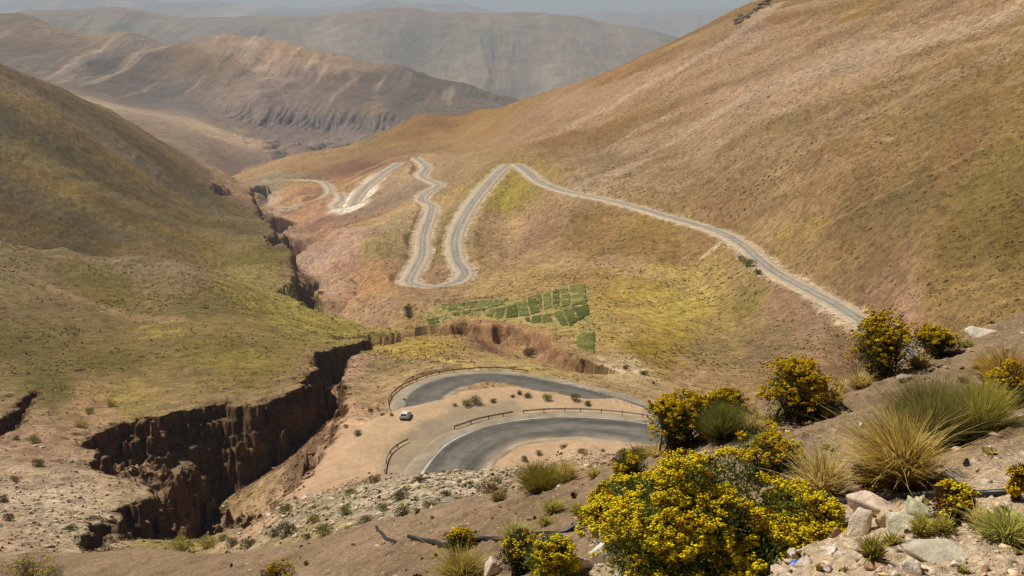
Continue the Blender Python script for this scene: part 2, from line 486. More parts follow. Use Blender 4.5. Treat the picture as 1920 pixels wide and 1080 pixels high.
wallmask = np.zeros_like(T.Z)
def carve(poly, depth, steep, jag=1.0, rows=(100, 300), near_soft=None, floor_var=1.0, seed=0, ledge=3.4):
    """lowers the ground inside poly; the edge is warped so that the wall shows buttresses and gullies"""
    r0, r1 = np.searchsorted(T.Y, rows)
    P = np.array(poly); c0 = np.searchsorted(T.s, (P[:, 0] / P[:, 1]).min() - 0.03); c1 = np.searchsorted(T.s, (P[:, 0] / P[:, 1]).max() + 0.03)
    sl = np.s_[r0:r1, c0:c1]
    X, Y = T.X2[sl], T.Y2[sl]
    d = poly_sd(X, Y, poly)
    d = d + jag * (3.4 * fbm(X / 10, Y / 13, 3, 50 + seed, ridged=True) + 1.5 * fbm(X / 3.4, Y / 4.2, 3, 60 + seed, ridged=True) + 0.5 * fbm(X / 1.1, Y / 1.3, 2, 65 + seed) - 0.9)
    st_ = steep * (0.75 + 0.5 * (fbm(X / 5, Y / 5, 2, 70 + seed) * 0.5 + 0.5))
    dep = depth + floor_var * 1.2 * fbm(X / 9, Y / 9, 3, 80 + seed)
    # a wall with two or three breaks in slope
    h = np.clip(d * st_, 0, None)
    led = 1.9 * np.clip(fbm(X / 3.0 + 7, Y / 3.0, 2, 90 + seed), -1, 1)
    h = h + led * smooth(0.5, 2, h) * smooth(depth, depth * 0.6, h)
    dep = dep * (1 - 0.45 * np.clip(fbm(X / 4.5, Y / 6.0, 3, 95 + seed, ridged=True) - 0.1, 0, 1) * smooth(depth * 0.5, depth * 1.6, h))
    stp = ledge * (1 + 0.25 * fbm(X / 14, Y / 14, 2, 120 + seed)); q_ = h / stp + 0.5 * fbm(X / 7, Y / 7, 2, 121 + seed); fr_q = q_ - np.floor(q_)
    h = np.where(h > 0.6, np.clip(stp * (np.floor(q_) + smooth(0.3, 0.72, fr_q)), 0.3, None), h)
    cut = np.minimum(h, np.maximum(dep, 0.2))
    lip = 0.9 * smooth(-3.0, 0.6, d + 1.3 * fbm(X / 1.6, Y / 1.9, 3, 98 + seed)) * (0.5 + 0.5 * fbm(X / 6, Y / 6, 2, 99 + seed)) * min(1, depth / 8)
    T.Z[sl] -= np.where(d > 0, np.maximum(cut, lip), lip)
    wallmask[sl] = np.maximum(wallmask[sl], np.where(d > -0.4, 1.0, 0.0) * np.clip((h + 0.6) / 1.0, 0, 1) * smooth(depth * 1.25, depth * 0.9, h) )
    return d

main = wpoly([(165, 815), (180, 800), (260, 785), (350, 768), (430, 755), (520, 743), (556, 722), (578, 700), (592, 685), (592, 660), (640, 648), (700, 632), (748, 628),
              (757, 637), (705, 650), (655, 668), (643, 700), (640, 745), (626, 800), (610, 840), (575, 880), (540, 925), (500, 962), (440, 990), (390, 1005), (330, 1000), (320, 905), (240, 893), (160, 868)])
slit = wpoly([(592, 685), (592, 660), (640, 648), (700, 632), (748, 628), (757, 637), (705, 650), (655, 668), (643, 700), (640, 745), (628, 790), (612, 820), (575, 800), (560, 760), (575, 715)])
leftcut = wpoly([(-30, 800), (20, 770), (40, 745), (72, 726), (82, 735), (55, 765), (30, 800), (-30, 830)])
carve(main, 9.5, 2.3, 1.0, seed=1)
carve(slit, 13.0, 6.0, 0.45, rows=(180, 420), seed=2)
carve(leftcut, 4.0, 2.0, 0.4, seed=3)
pit = wpoly([(322, 905), (345, 862), (400, 838), (470, 822), (530, 815), (600, 806), (618, 830), (598, 860), (566, 893), (532, 935), (480, 972), (430, 990), (345, 975)])
carve(pit, 15.0, 2.6, 1.0, seed=4, ledge=4.5)
pit2 = wpoly([(212, 975), (235, 945), (285, 915), (318, 905), (345, 930), (380, 985), (350, 1008), (230, 1005)])
carve(pit2, 8.5, 2.2, 0.9, seed=5)
foot = wpoly([(120, 1050), (175, 990), (215, 965), (235, 1000), (160, 1055)])
carve(foot, 3.5, 2.0, 0.6, seed=6)
for i_, (pl_, dp_) in enumerate((([(512, 546), (545, 532), (560, 522), (600, 513), (607, 545), (580, 553), (540, 553)], 15), ([(558, 492), (554, 470), (575, 456), (584, 480), (580, 502)], 18), ([(496, 448), (520, 437), (540, 429), (549, 448), (530, 457), (505, 456)], 21), ([(476, 378), (490, 371), (502, 395), (498, 411), (485, 403)], 24), ([(393, 350), (420, 347), (447, 362), (430, 369), (405, 363)], 16), ([(640, 632), (700, 622), (760, 624), (752, 634), (700, 640)], 6))):
    carve(wpoly(pl_, 300), dp_, 2.6, 1.5, rows=(300, 1900), seed=20 + i_, ledge=6.0)
# the stream gorge farther down the valley
G = resample(catmull([T.hit(u, v, 400)[:2] for u, v in [(600, 560), (600, 540), (592, 510), (578, 480), (562, 455), (550, 438), (530, 412), (508, 385), (498, 362), (500, 348)]], 6), 6)
G = np.vstack([[T.hit(690, 612, 420)[:2]], G])
gd, gs, _ = line_dist(T, G, 110)
gd = gd + 5.0 * fbm(T.X2 / 22, T.Y2 / 22, 3, 101, ridged=True) + 2.0 * fbm(T.X2 / 6, T.Y2 / 6, 2, 102)
gw = 6 + 0.006 * T.Y2
gdep = 10 + 0.011 * T.Y2
gcut = np.where(gs > 0, np.clip((gw + 8 - gd) * 2.6, 0, None), np.clip((gw + 34 - gd) * 0.55, 0, None))
gcut = np.minimum(gcut, gdep * (0.3 + 0.9 * smooth(-0.25, 0.3, fbm(T.X2 / 60, T.Y2 / 90, 2, 103)))) * smooth(430, 520, T.Y2)
T.Z -= gcut
wallmask = np.maximum(wallmask, smooth(0.5, 3, gcut) * (gs > 0) * smooth(560, 640, T.Y2))
# bluff below the fields
B = np.array([T.hit(u, v, 250)[:2] for u, v in [(845, 606), (880, 604), (930, 608), (990, 616), (1030, 625), (1048, 650), (1085, 668)]])
bd, bs, _ = line_dist(T, B, 40)
bn = bd * np.where(bs > 0, 1, -1) + 4.5 * fbm(T.X2 / 16, T.Y2 / 16, 3, 111, ridged=True)
bl = smooth(45, 20, bd)
bh = 6.5 * bl * smooth(9, 0, np.abs(bn - 4.5)) * 0 + 7.0 * bl * (smooth(-1, 3.5, -bn) * smooth(38, 10, -bn))
T.Z -= bh
bluff = bl * smooth(-2.0, 0.0, -bn) * smooth(8, 4.5, -bn)

# ------------------------------------------------------------------ roads: cut and fill, then the ribbons
ROADS = []
def road_line(pixz, step, sub=8):
    P = catmull([np.array([s * Y, Y, z]) for s, Y, z in pixz], sub)
    return resample(P, step)
near_c = road_line([pz(u, v, z) for u, v, z in [(905, 1010, -77), (858, 960, -77), (842, 915, -77), (851, 885, -77), (884, 843, -77), (940, 816, -77), (1010, 803, -77), (1100, 801, -77), (1210, 814, -76.5), (1320, 842, -75.5), (1420, 890, -74)]], 1.5)
low_c = road_line([pz(u, v, z) for u, v, z in [(800, 771, -85.3), (793, 760, -85.5), (801, 740, -86.5), (835, 721, -87.5), (882, 712, -88), (930, 711, -88), (985, 718, -88), (1060, 733, -87), (1130, 752, -86), (1205, 775, -85), (1320, 806, -84), (1480, 830, -84)]], 1.8)
right_c = road_line(R_right, 5)
top_c = road_line(R_top, 4)
white_c = road_line(R_white, 5)
far_c = road_line(R_far, 6)
roads = [(near_c, 5.2, (4.2, 1.4)), (low_c, 4.3, (3.9, 1.8)), (right_c, 3.5, 3.0), (top_c, 3.4, 3.4), (white_c, 3.4, 6.0), (far_c, 2.6, 3.4)]
allR = [np.vstack([r[0], ]) for r in roads]
# worn turning area left of the near hairpin, laid flat
apron = [T.hit(u, v, 140)[:2] for u, v in [(700, 893), (712, 845), (745, 815), (790, 800), (850, 790), (960, 775), (1000, 780), (900, 860), (830, 900)]]
shelf = [T.hit(u, v, 140)[:2] for u, v in [(610, 905), (640, 845), (690, 800), (745, 780), (800, 774), (870, 767), (960, 759), (1100, 762), (1230, 783), (1230, 830), (1000, 880), (860, 930)]]
sl = np.s_[np.searchsorted(T.Y, 140):np.searchsorted(T.Y, 240), :]
shd = np.full(T.Z.shape, -99.0); shd[sl] = poly_sd(T.X2[sl], T.Y2[sl], shelf)
apd = np.full(T.Z.shape, -99.0); apd[sl] = poly_sd(T.X2[sl], T.Y2[sl], apron)
w = smooth(-3, 3, shd) * (T.Z < -74.5)
T.Z = T.Z * (1 - w) + w * np.minimum(-77.25 - 0.25 * smooth(180, 215, T.Y2) + 0.06 * fbm(T.X2 / 3, T.Y2 / 3, 2, 7), T.Z + 6)

roadd = np.full(T.Z.shape, 1e9)
for (c, hw, sh) in roads:
    d, sidev, (rz,) = line_dist(T, c, 70)
    m = d < 69
    cell = 0.004 * T.Y2 + 0.6
    if isinstance(sh, tuple): sh = np.where(sidev > 0, sh[0], sh[1])
    dd = np.clip(d - hw - sh - cell, 0, None)
    low = 0.12 + 0.0005 * T.Y2
    own = d <= roadd + 1e-6
    Zc = np.clip(T.Z, rz - low - 0.62 * dd, rz - low + (1.6 if c is low_c else 0.95) * dd)
    T.Z[m] = Zc[m]
    roadd = np.minimum(roadd, d - hw)
# ------------------------------------------------------------------ soil and plant-cover colours (measured by patch, then freed of the light falling on each patch)
COLS = """30 170 112 95 68;30 230 92 84 62;100 300 98 88 58;60 290 112 95 45;150 350 108 92 45;50 380 85 72 42;150 430 80 72 48;250 420 95 80 42;350 440 108 92 45;250 300 100 88 62;330 340 98 86 62;400 390 100 90 58;450 420 105 92 55;500 470 112 96 50;480 485 122 106 48;
60 475 125 105 68;250 497 128 108 75;330 503 135 112 80;200 540 110 94 52;50 520 122 104 70;100 560 118 98 65;350 570 115 98 60;420 560 115 98 58;480 560 132 115 60;560 580 138 120 62;620 600 140 122 60;650 620 128 110 60;
50 650 105 90 50;200 680 112 95 48;400 660 120 102 52;500 680 118 100 52;100 720 98 86 45;560 640 125 108 58;170 750 160 125 85;250 750 150 125 70;60 850 150 118 88;220 885 165 132 100;80 950 185 160 125;50 900 165 138 105;150 1000 180 155 118;20 1020 170 140 108;300 910 150 120 90;320 1030 140 120 70;
660 680 175 135 105;660 760 172 132 95;650 820 200 160 122;600 890 200 160 120;480 990 185 150 112;720 820 195 158 118;650 870 198 160 120;700 860 185 155 118;700 740 170 138 95;720 680 150 125 80;560 960 170 148 110;700 930 180 160 125;820 900 185 165 130;900 880 185 165 130;600 1000 150 128 80;
950 745 190 150 110;1050 845 195 155 120;1000 860 195 155 120;1150 845 190 150 112;800 650 170 140 80;750 650 165 140 70;900 640 155 118 85;950 615 150 112 82;700 590 165 130 95;640 560 180 135 98;850 555 165 130 92;780 575 160 128 88;1000 665 160 130 85;1100 680 155 125 85;1000 690 160 135 85;1200 690 165 140 105;1150 620 165 135 80;1200 560 165 135 70;1250 540 165 140 65;1250 620 155 130 60;1230 660 140 115 50;1280 570 170 148 75;1350 600 145 120 72;1350 650 140 115 75;1450 650 138 112 75;1400 560 140 118 65;1450 560 145 115 85;1520 600 150 118 88;1300 700 150 118 85;1550 680 145 112 78;
1100 500 155 122 78;1000 440 165 128 92;1100 420 150 118 68;1200 450 140 112 60;1250 480 150 120 70;950 430 170 132 95;1000 520 165 132 82;920 540 170 138 88;1300 470 150 120 80;960 350 150 125 60;830 460 135 112 55;820 510 160 122 85;720 450 165 132 80;660 470 182 140 108;620 470 182 138 108;700 520 178 130 78;640 500 180 125 80;740 420 170 135 95;680 420 170 125 90;600 420 178 125 95;560 400 175 125 95;750 350 175 138 105;650 350 175 130 98;560 350 175 125 90;600 310 168 126 90;660 315 138 94 68;580 320 155 112 80;620 330 160 118 86;700 300 165 118 85;800 320 170 130 95;880 310 165 130 90;850 260 165 125 85;
700 275 142 112 82;780 240 140 102 72;860 225 144 104 72;720 260 150 110 72;900 210 158 116 78;1000 230 165 125 90;1050 200 170 130 95;1150 140 160 115 75;1250 90 150 112 65;1350 40 150 115 65;1100 250 150 112 70;1200 180 158 115 70;1300 60 150 112 68;1300 90 165 125 90;1400 60 165 130 100;1450 30 150 110 65;1550 60 158 118 80;1600 30 150 112 60;1350 150 165 125 90;1450 130 165 128 92;1550 100 165 135 95;1500 180 160 122 82;1700 60 155 118 80;1850 30 155 115 70;1750 120 145 110 65;1850 130 140 106 60;1650 180 148 112 68;1500 250 150 115 72;1300 280 165 128 90;1150 300 165 132 95;1100 340 160 128 90;1250 330 155 120 78;1400 320 158 122 82;1550 300 155 118 78;1700 220 145 110 65;1800 220 140 108 58;1450 390 160 125 85;1350 390 150 112 75;1550 370 150 115 75;1650 320 148 112 72;1880 180 150 115 65;1800 280 140 102 62;
1850 330 120 98 50;1700 380 118 94 58;1600 420 120 96 62;1800 450 118 96 52;1650 480 128 100 66;1850 540 138 112 68;1750 540 140 112 68;1900 440 112 92 48;1650 550 140 110 80;1700 590 160 125 95;520 345 160 135 105;600 245 150 130 110"""

HAZE_D, FOG_L = 0.00007, np.array([0.34, 0.41, 0.50])
def irradiance(F, Zs):
    dzdr = np.gradient(Zs, F.Y, axis=0)              # at constant s
    dzds = np.gradient(Zs, F.s, axis=1)
    zx = dzds / F.Y2
    zy = dzdr - zx * F.s[None, :]
    nrm = np.sqrt(1 + zx * zx + zy * zy)
    cs = np.clip((-zx * sun_dir[0] - zy * sun_dir[1] + sun_dir[2]) / nrm, 0, None)
    return cs, zx, zy
SUN_E, SKY_E = sd.energy / pi * np.array(sd.color), np.array([0.11, 0.12, 0.14])

def paint(F, cols, Zs, warp, kx=3.2, ky=1.0, power=3.2, emin=0.5, skip=0.0, seed=0, hazefix=0.0):
    cs, _, _ = irradiance(F, Zs)
    P, C = [], []
    for item in cols.replace('\n', '').split(';'):
        u, v, r, g, b = map(float, item.split())
        if F is T: r, g, b = r * 1.06, g * 1.06, b * 1.08
        if F is T and u > 980 and v < 420: r, g, b = r - 1, g + 4, b + 5
        if F is T and u > 1430 and 300 < v < 600: r, g, b = r * 1.06, g * 1.05, b * 1.02
        if F is T and 900 < u < 1400 and 440 < v < 720: r, g, b = r * 1.08, g * 1.08, b * 1.04
        if F is not T:
            m_ = (r + g + b) / 3; r, g, b = m_ + (r - m_) * 0.65 + 13, m_ + (g - m_) * 0.65 + 11.5, m_ + (b - m_) * 0.65 + 13
        if F is T and 480 < u < 985 and 195 < v < 460: r, g, b = r + 7, g + 11, b + 3
        if F is T and u < 520 and 140 < v < 450: r, g, b = r + 4, g - 1, b - 3
        h = F.hit(u, v, skip)
        i = min(np.searchsorted(F.Y, h[1]), len(F.Y) - 1); j = int(np.clip(np.searchsorted(F.s, h[0] / h[1]), 0, len(F.s) - 1))
        E = np.maximum(SUN_E * np.median(cs[max(i - 6, 0):i + 7, max(j - 6, 0):j + 7]) + SKY_E, emin)
        P.append((h[0] / h[1] * kx, math.log(h[1]) * ky)); fog = 1 - math.exp(-HAZE_D * math.hypot(h[1], h[2])); C.append(np.clip((lin((r, g, b)) - fog * FOG_L) / (1 - fog), 0.006, 1) / E)
    P = np.array(P); C = np.array(C)
    st_r = 3; rows = F.Z[::st_r, ::st_r].shape
    X, Y = F.X2[::st_r, ::st_r], F.Y2[::st_r, ::st_r]
    w1, w2 = warp
    qx = X / Y * kx + 0.05 * fbm(X / w1, Y / w2, 4, 200 + seed) + 0.015 * fbm(X / w1 * 6, Y / w2 * 6, 3, 206 + seed)
    qy = np.log(Y) * ky + 0.05 * fbm(X / w1, Y / w2, 4, 220 + seed)
    Q = np.stack([qx, qy], -1).reshape(-1, 2)
    out = np.empty((len(Q), 3))
    for i in range(0, len(Q), 30000):
        d2 = ((Q[i:i + 30000, None] - P[None]) ** 2).sum(-1) + 2e-5
        w = d2 ** (-power / 2 * 1.0)
        out[i:i + 30000] = (w @ C) / w.sum(1, keepdims=True)
    out = out.reshape(rows + (3,))
    ri = np.minimum(np.arange(F.Z.shape[0]) // st_r, rows[0] - 1); ci = np.minimum(np.arange(F.Z.shape[1]) // st_r, rows[1] - 1)
    fr = np.clip(np.arange(F.Z.shape[0]) / st_r - ri, 0, 1)[:, None, None]; fc = np.clip(np.arange(F.Z.shape[1]) / st_r - ci, 0, 1)[None, :, None]
    r2 = np.minimum(ri + 1, rows[0] - 1); c2 = np.minimum(ci + 1, rows[1] - 1)
    a = out[ri][:, ci] * (1 - fc) + out[ri][:, c2] * fc
    b = out[r2][:, ci] * (1 - fc) + out[r2][:, c2] * fc
    return a * (1 - fr) + b * fr

ALB = paint(T, COLS, baseZ, (60, 60))
def lay(A, w, c):
    """lays a soil colour over the ground with weight w"""
    w = np.clip(w, 0, 1)[..., None]
    A[:] = A * (1 - w) + w * np.asarray(c)
sand = lin((198, 166, 130)) / 1.27
pale = lin((205, 180, 148)) / 1.22
brown = lin((110, 80, 54)) / 2.0
cs_, zx_, zy_ = irradiance(T, T.Z)
slope = np.hypot(zx_, zy_)
steep = smooth(0.9, 1.8, slope) * (T.Y2 < 430)
n_big = fbm(T.X2 / 30, T.Y2 / 30, 4, 300); n_mid = fbm(T.X2 / 6, T.Y2 / 6, 3, 310); n_fine = fbm(T.X2 / 1.6, T.Y2 / 1.6, 3, 320)
lay(ALB, np.maximum(steep, wallmask * np.maximum(smooth(0.6, 1.2, slope), 0.75 * (T.Y2 < 430))) * (0.85 + 0.15 * n_mid), brown * 1.15)
strata = fbm(T.X2 / 40, T.Z / 1.1, 2, 330)
ALB *= (1 + steep * (0.4 * strata + 0.35 * n_fine + 0.25 * n_mid))[..., None]
lay(ALB, bluff * 0.8, lin((150, 114, 80)) / 1.15)
# hill streaks: scree bands running down the slope
right = smooth(-0.02, 0.1, T.s[None, :] + 0 * T.Y2) * smooth(430, 620, T.Y2)
stk = fbm(q1 / 38 + 0.6 * n_big, q2 / 520, 4, 340)
lay(ALB, right * smooth(0.0, 0.45, stk + 0.25 * n_mid) * 0.6, lin((180, 146, 108)) / 1.3)
lay(ALB, right * smooth(0.08, 0.4, -stk) * 0.55, lin((136, 102, 54)) / 1.3)
# left hill: grass bands along the slope
lft = smooth(0.0, -0.1, T.s[None, :] + 0 * T.Y2) * smooth(500, 700, T.Y2)
bnd = fbm((T.Y2 + 0.18 * T.X2) / 75, (T.X2 - 0.18 * T.Y2) / 600, 4, 350)
ALB *= 1 + (lft * bnd)[..., None] * np.array([0.45, 0.42, 0.12])
ALB *= (1 + lft * 0.25 * n_mid)[..., None]
# bare ground along the roads
verge = 2.4 + 0.002 * T.Y2 + 2.2 * n_mid + 1.5 * n_big
lay(ALB, smooth(verge + 3.5, verge - 0.5, roadd) * (T.Y2 > 300) * 0.85, pale)
lay(ALB, smooth(-1.5, 1.5, shd + 1.5 * n_mid) * 0.9, sand)
lay(ALB, smooth(-1.2, 2.2, apd + 1.6 * n_mid + 0.8 * n_fine) * (0.85 + 0.25 * n_mid + 0.15 * n_big), lin((156, 140, 114)) / 1.3)
# pale quarry-like spill round the far white bend
wp = poly_sd(T.X2, T.Y2, [T.hit(u, v, 900)[:2] for u, v in [(622, 396), (636, 372), (660, 368), (690, 340), (716, 326), (700, 352), (680, 385), (650, 398)]])
lay(ALB, smooth(-16, 4, wp + 9 * n_big) * 0.95 * (T.Y2 > 1100), lin((236, 218, 188)) / 1.2)
# stony bed of the far stream
lay(ALB, smooth(26, 6, gd) * smooth(1500, 1750, T.Y2) * 0.7, lin((190, 165, 135)) / 1.2)
lay(ALB, (gs < 0) * smooth(34, 12, gd + 6 * n_big + 4 * n_mid) * smooth(620, 760, T.Y2) * smooth(2300, 1800, T.Y2) * 0.55, lin((206, 168, 134)) / 1.28)
lay(ALB, (gs < 0) * smooth(0.1, 0.45, n_mid + 0.4 * n_big) * smooth(90, 40, gd) * smooth(620, 760, T.Y2) * 0.4, lin((150, 104, 76)) / 1.28)
lay(ALB, (gs > 0) * smooth(45, 20, gd + 8 * n_mid) * smooth(620, 760, T.Y2) * smooth(1900, 1500, T.Y2) * 0.5 * smooth(0.0, 0.3, n_big), lin((120, 96, 62)) / 1.1)
for pix, wd_, colr, amt in (([(1915, 20), (1700, 85), (1480, 150), (1330, 218)], 17, (186, 158, 126), .6), ([(1660, 72), (1540, 120), (1450, 165), (1330, 225), (1230, 285), (1130, 335), (1085, 352)], 13, (184, 154, 122), .6),
    ([(1450, 12), (1385, 62), (1290, 122), (1200, 165), (1120, 215)], 12, (190, 160, 132), .65), ([(1235, 132), (1150, 185), (1080, 232), (1000, 262)], 16, (184, 148, 116), .5), ([(1500, 195), (1350, 262), (1220, 318), (1120, 362)], 9, (184, 154, 120), .5),
    ([(1480, 150), (1330, 190), (1200, 240), (1060, 300)], 15, (182, 148, 114), .45), ([(1900, 90), (1700, 180), (1560, 245)], 9, (172, 140, 104), .4),
    ([(1830, 105), (1640, 165), (1520, 215), (1380, 270)], 13, (132, 104, 52), .5), ([(1850, 190), (1650, 245), (1480, 300), (1330, 345)], 13, (130, 100, 52), .45), ([(1560, 30), (1400, 100), (1290, 150)], 14, (150, 110, 58), .5), ([(1330, 60), (1240, 100), (1130, 155)], 14, (148, 112, 60), .5), ([(1300, 120), (1200, 195), (1080, 262), (990, 310)], 11, (140, 104, 56), .45), ([(1300, 250), (1180, 305), (1090, 335)], 7, (122, 94, 52), .5), ([(1520, 225), (1400, 290), (1290, 350)], 8, (126, 98, 54), .45)):
    L_ = resample(np.array([T.hit(u, v, 420)[:2] for u, v in pix]), 12)
    d, _, _ = line_dist(T, L_, 60)
    dn = d + 9 * n_big + 6 * n_mid + 3 * fbm(q1 / 9, q2 / 90, 3, 360)
    lay(ALB, amt * smooth(wd_ * 1.5, wd_ * 0.3, dn), lin(colr) / 1.27)
for pix, wd_, colr, amt in (([(-20, 262), (100, 312), (230, 372), (360, 425), (480, 452)], 26, (114, 98, 50), .55), ([(-20, 318), (100, 372), (220, 425), (330, 462)], 24, (106, 91, 48), .45), ([(0, 240), (120, 290), (260, 350), (400, 405)], 14, (84, 72, 46), .55), ([(0, 350), (120, 400), (230, 445)], 20, (80, 70, 44), .5),
    ([(40, 165), (110, 205), (180, 245), (290, 315)], 20, (112, 96, 72), .6), ([(150, 240), (260, 310), (380, 375), (470, 415)], 16, (104, 95, 70), .5), ([(0, 500), (100, 540), (200, 580), (330, 600)], 5, (150, 122, 86), .6), ([(30, 470), (150, 485), (250, 484)], 4, (146, 122, 84), .5)):
    L_ = resample(np.array([T.hit(u, v, 330)[:2] for u, v in pix]), 12)
    d, _, _ = line_dist(T, L_, 80)
    lay(ALB, amt * smooth(wd_ * 1.5, wd_ * 0.2, d + 0.45 * wd_ * n_big + 0.3 * wd_ * n_mid), lin(colr) / (0.86 if pix[0][1] < 400 else 1.1))
# footpath and ditch on the right hillside, tracks
for pix, wdt, colr in (([(1378, 440), (1352, 455), (1318, 482)], 2.2, (200, 175, 140)), ([(1912, 238), (1800, 300), (1700, 345), (1600, 395), (1510, 440)], 1.1, (158, 126, 80)),
                       ([(715, 650), (770, 660), (835, 676), (880, 690)], 1.4, (195, 165, 90)), ([(1125, 668), (1150, 690), (1180, 700), (1215, 690)], 1.1, (205, 180, 150))):
    d, _, _ = line_dist(T, np.array([T.hit(u, v, 250)[:2] for u, v in pix]), 14)
    lay(ALB, smooth(wdt * 1.5, wdt * 0.5, d + 0.8 * n_mid) * 0.8, lin(colr) / 1.2)
# straw-yellow grass on damp ground, in torn patches
for pix, colr, amt in (([(395, 505), (440, 500), (540, 500), (560, 530), (505, 540), (440, 545), (420, 525)], (168, 150, 74), .55), ([(255, 612), (300, 606), (345, 612), (335, 632), (270, 636)], (170, 152, 70), .6),
    ([(480, 545), (600, 565), (660, 590), (690, 625), (600, 640), (470, 600)], (168, 150, 70), .6), ([(340, 660), (450, 655), (560, 660), (540, 690), (380, 700)], (140, 122, 58), .6),
    ([(755, 640), (860, 640), (870, 670), (800, 668), (740, 655)], (186, 152, 74), .8), ([(1115, 560), (1240, 520), (1310, 545), (1290, 590), (1180, 640), (1120, 640)], (172, 146, 78), .45), ([(1205, 640), (1260, 630), (1290, 690), (1250, 710), (1205, 690)], (150, 122, 42), .8),
    ([(1460, 440), (1520, 430), (1530, 442), (1480, 452)], (176, 150, 60), .9), ([(960, 340), (985, 345), (1000, 370), (960, 372), (940, 360)], (160, 134, 52), .7), ([(110, 735), (200, 715), (260, 740), (240, 800), (150, 790)], (160, 140, 66), .7)):
    pd = poly_sd(T.X2, T.Y2, [T.hit(u, v, 250)[:2] for u, v in pix]) / (0.004 * T.Y2 * 3)
    lay(ALB, amt * smooth(-2.0, 2.5, pd + 2.5 * n_big + 2.0 * n_mid) * smooth(-0.35, 0.3, n_mid + 0.5 * n_fine + 0.15), lin(colr) / 1.28)
fd = np.full(T.Z.shape, -99.0); fr_ = np.s_[np.searchsorted(T.Y, 330):np.searchsorted(T.Y, 620), :]
fd[fr_] = poly_sd(T.X2[fr_], T.Y2[fr_], [T.hit(640 + a / 3, 360 + b / 3, 250)[:2] for a, b in [(450, 690), (550, 635), (850, 605), (1035, 590), (1280, 522), (1380, 515), (1405, 640), (1440, 780), (1435, 915), (1320, 880), (1310, 800), (1260, 765), (1030, 742), (800, 712), (640, 705), (560, 745), (480, 752)]])
lay(ALB, 0.75 * smooth(-3, 2, fd + n_mid), lin((166, 150, 88)) / 1.28)
# warm pink and orange bare earth across the stream
for pix, colr, amt in (([(590, 500), (640, 430), (690, 425), (660, 480), (610, 505)], (208, 164, 136), .6), ([(640, 505), (700, 485), (740, 490), (700, 530), (650, 540)], (184, 134, 82), .4), ([(600, 330), (650, 300), (720, 296), (690, 325), (630, 340)], (128, 80, 58), .6)):
    pd = poly_sd(T.X2, T.Y2, [T.hit(u, v, 450)[:2] for u, v in pix]) / (0.012 * T.Y2)
    lay(ALB, amt * smooth(-1.5, 1.5, pd + 1.6 * n_big + 1.0 * n_mid), lin(colr) / 1.28)
lum_ = (ALB * np.array([.3, .55, .15])).sum(-1, keepdims=True); sat_ = (1 - 0.06 * smooth(450, 700, T.Y2) - 0.08 * lft)[..., None]
ALB = lum_ + (ALB - lum_) * sat_
ALB = np.clip(ALB, 0.012, 0.75)

MSK = np.zeros_like(ALB)
sl2 = np.full(T.Z.shape, -99.0); sl2[sl] = poly_sd(T.X2[sl], T.Y2[sl], [T.hit(u, v, 120)[:2] for u, v in [(430, 1005), (520, 940), (570, 885), (620, 830), (650, 800), (740, 778), (800, 780), (720, 890), (640, 905), (540, 950), (480, 1000)]])
bare = np.clip(smooth(-3, 2, shd) + smooth(4, 0, roadd) + steep + smooth(-2, 1.5, sl2), 0, 1)
cover = (0.55 + 0.75 * n_big + 0.4 * n_mid)
MSK[..., 0] = np.clip(cover, 0.1, 1) * (1 - bare)
talus = [T.hit(u, v, 60)[:2] for u, v in [(500, 1010), (520, 955), (700, 892), (960, 872), (1190, 845), (1200, 880), (960, 940), (760, 990), (560, 1040)]]
tr = np.s_[:np.searchsorted(T.Y, 240), :]
tal = np.full(T.Z.shape, -99.0); tal[tr] = poly_sd(T.X2[tr], T.Y2[tr], talus)
terr = np.full(T.Z.shape, -99.0); terr[tr] = poly_sd(T.X2[tr], T.Y2[tr], [T.hit(u, v, 60)[:2] for u, v in [(-40, 1060), (-40, 880), (150, 890), (210, 940), (160, 1000), (60, 1060)]])
MSK[..., 1] = np.clip(smooth(-3, 3, tal) + 0.8 * smooth(-3, 3, terr) + 0.25 * (1 - bare), 0, 1)
MSK[..., 2] = np.clip(smooth(-2, 2, shd) + smooth(-2, 1.5, sl2), 0, 1)
terrain = grid_mesh('terrain', T, M['terrain'], [('albedo', ALB), ('masks', MSK)])

def road_mesh(name, c, hw, sh, cross, colf, lift=0.0):
    tang = np.gradient(c[:, :2], axis=0); tang /= np.linalg.norm(tang, axis=1, keepdims=True)
    nor = np.stack([-tang[:, 1], tang[:, 0]], 1)
    off = np.array(cross)
    n, m = len(c), len(off)
    along = np.concatenate([[0], np.cumsum(np.linalg.norm(np.diff(c[:, :2], axis=0), axis=1))])
    edge = 0.35 * vnoise(along / 4.0, along * 0, 5)[:, None] * np.where(np.abs(off) > hw, 1.0, 0.0)[None]
    XY = c[:, None, :2] + nor[:, None] * (off[None, :, None] + edge[..., None] * np.sign(off)[None, :, None])
    sh = np.where(off > 0, sh[0], sh[1]) if isinstance(sh, tuple) else sh
    Zz = c[:, 2:3] + lift - np.clip((np.abs(off) - hw) / sh, 0, 1)[None] ** 4 * (0.35 + 0.0009 * c[:, 1:2])
    co = np.concatenate([XY, Zz[..., None]], -1)
    i = np.arange(n * m).reshape(n, m)
    q = np.stack([i[:-1, :-1], i[:-1, 1:], i[1:, 1:], i[1:, :-1]], -1)
    o = raw_mesh(name, co, q, 4, M['road'], True)
    add_color(o.data, 'albedo', colf(off[None, :] + 0 * along[:, None], along[:, None] + 0 * off[None, :]).reshape(-1, 3))
    # faces up
    o.data.update()
    if o.data.polygons[0].normal.z < 0: o.data.flip_normals()
    o['kind'] = 'structure'
    return o
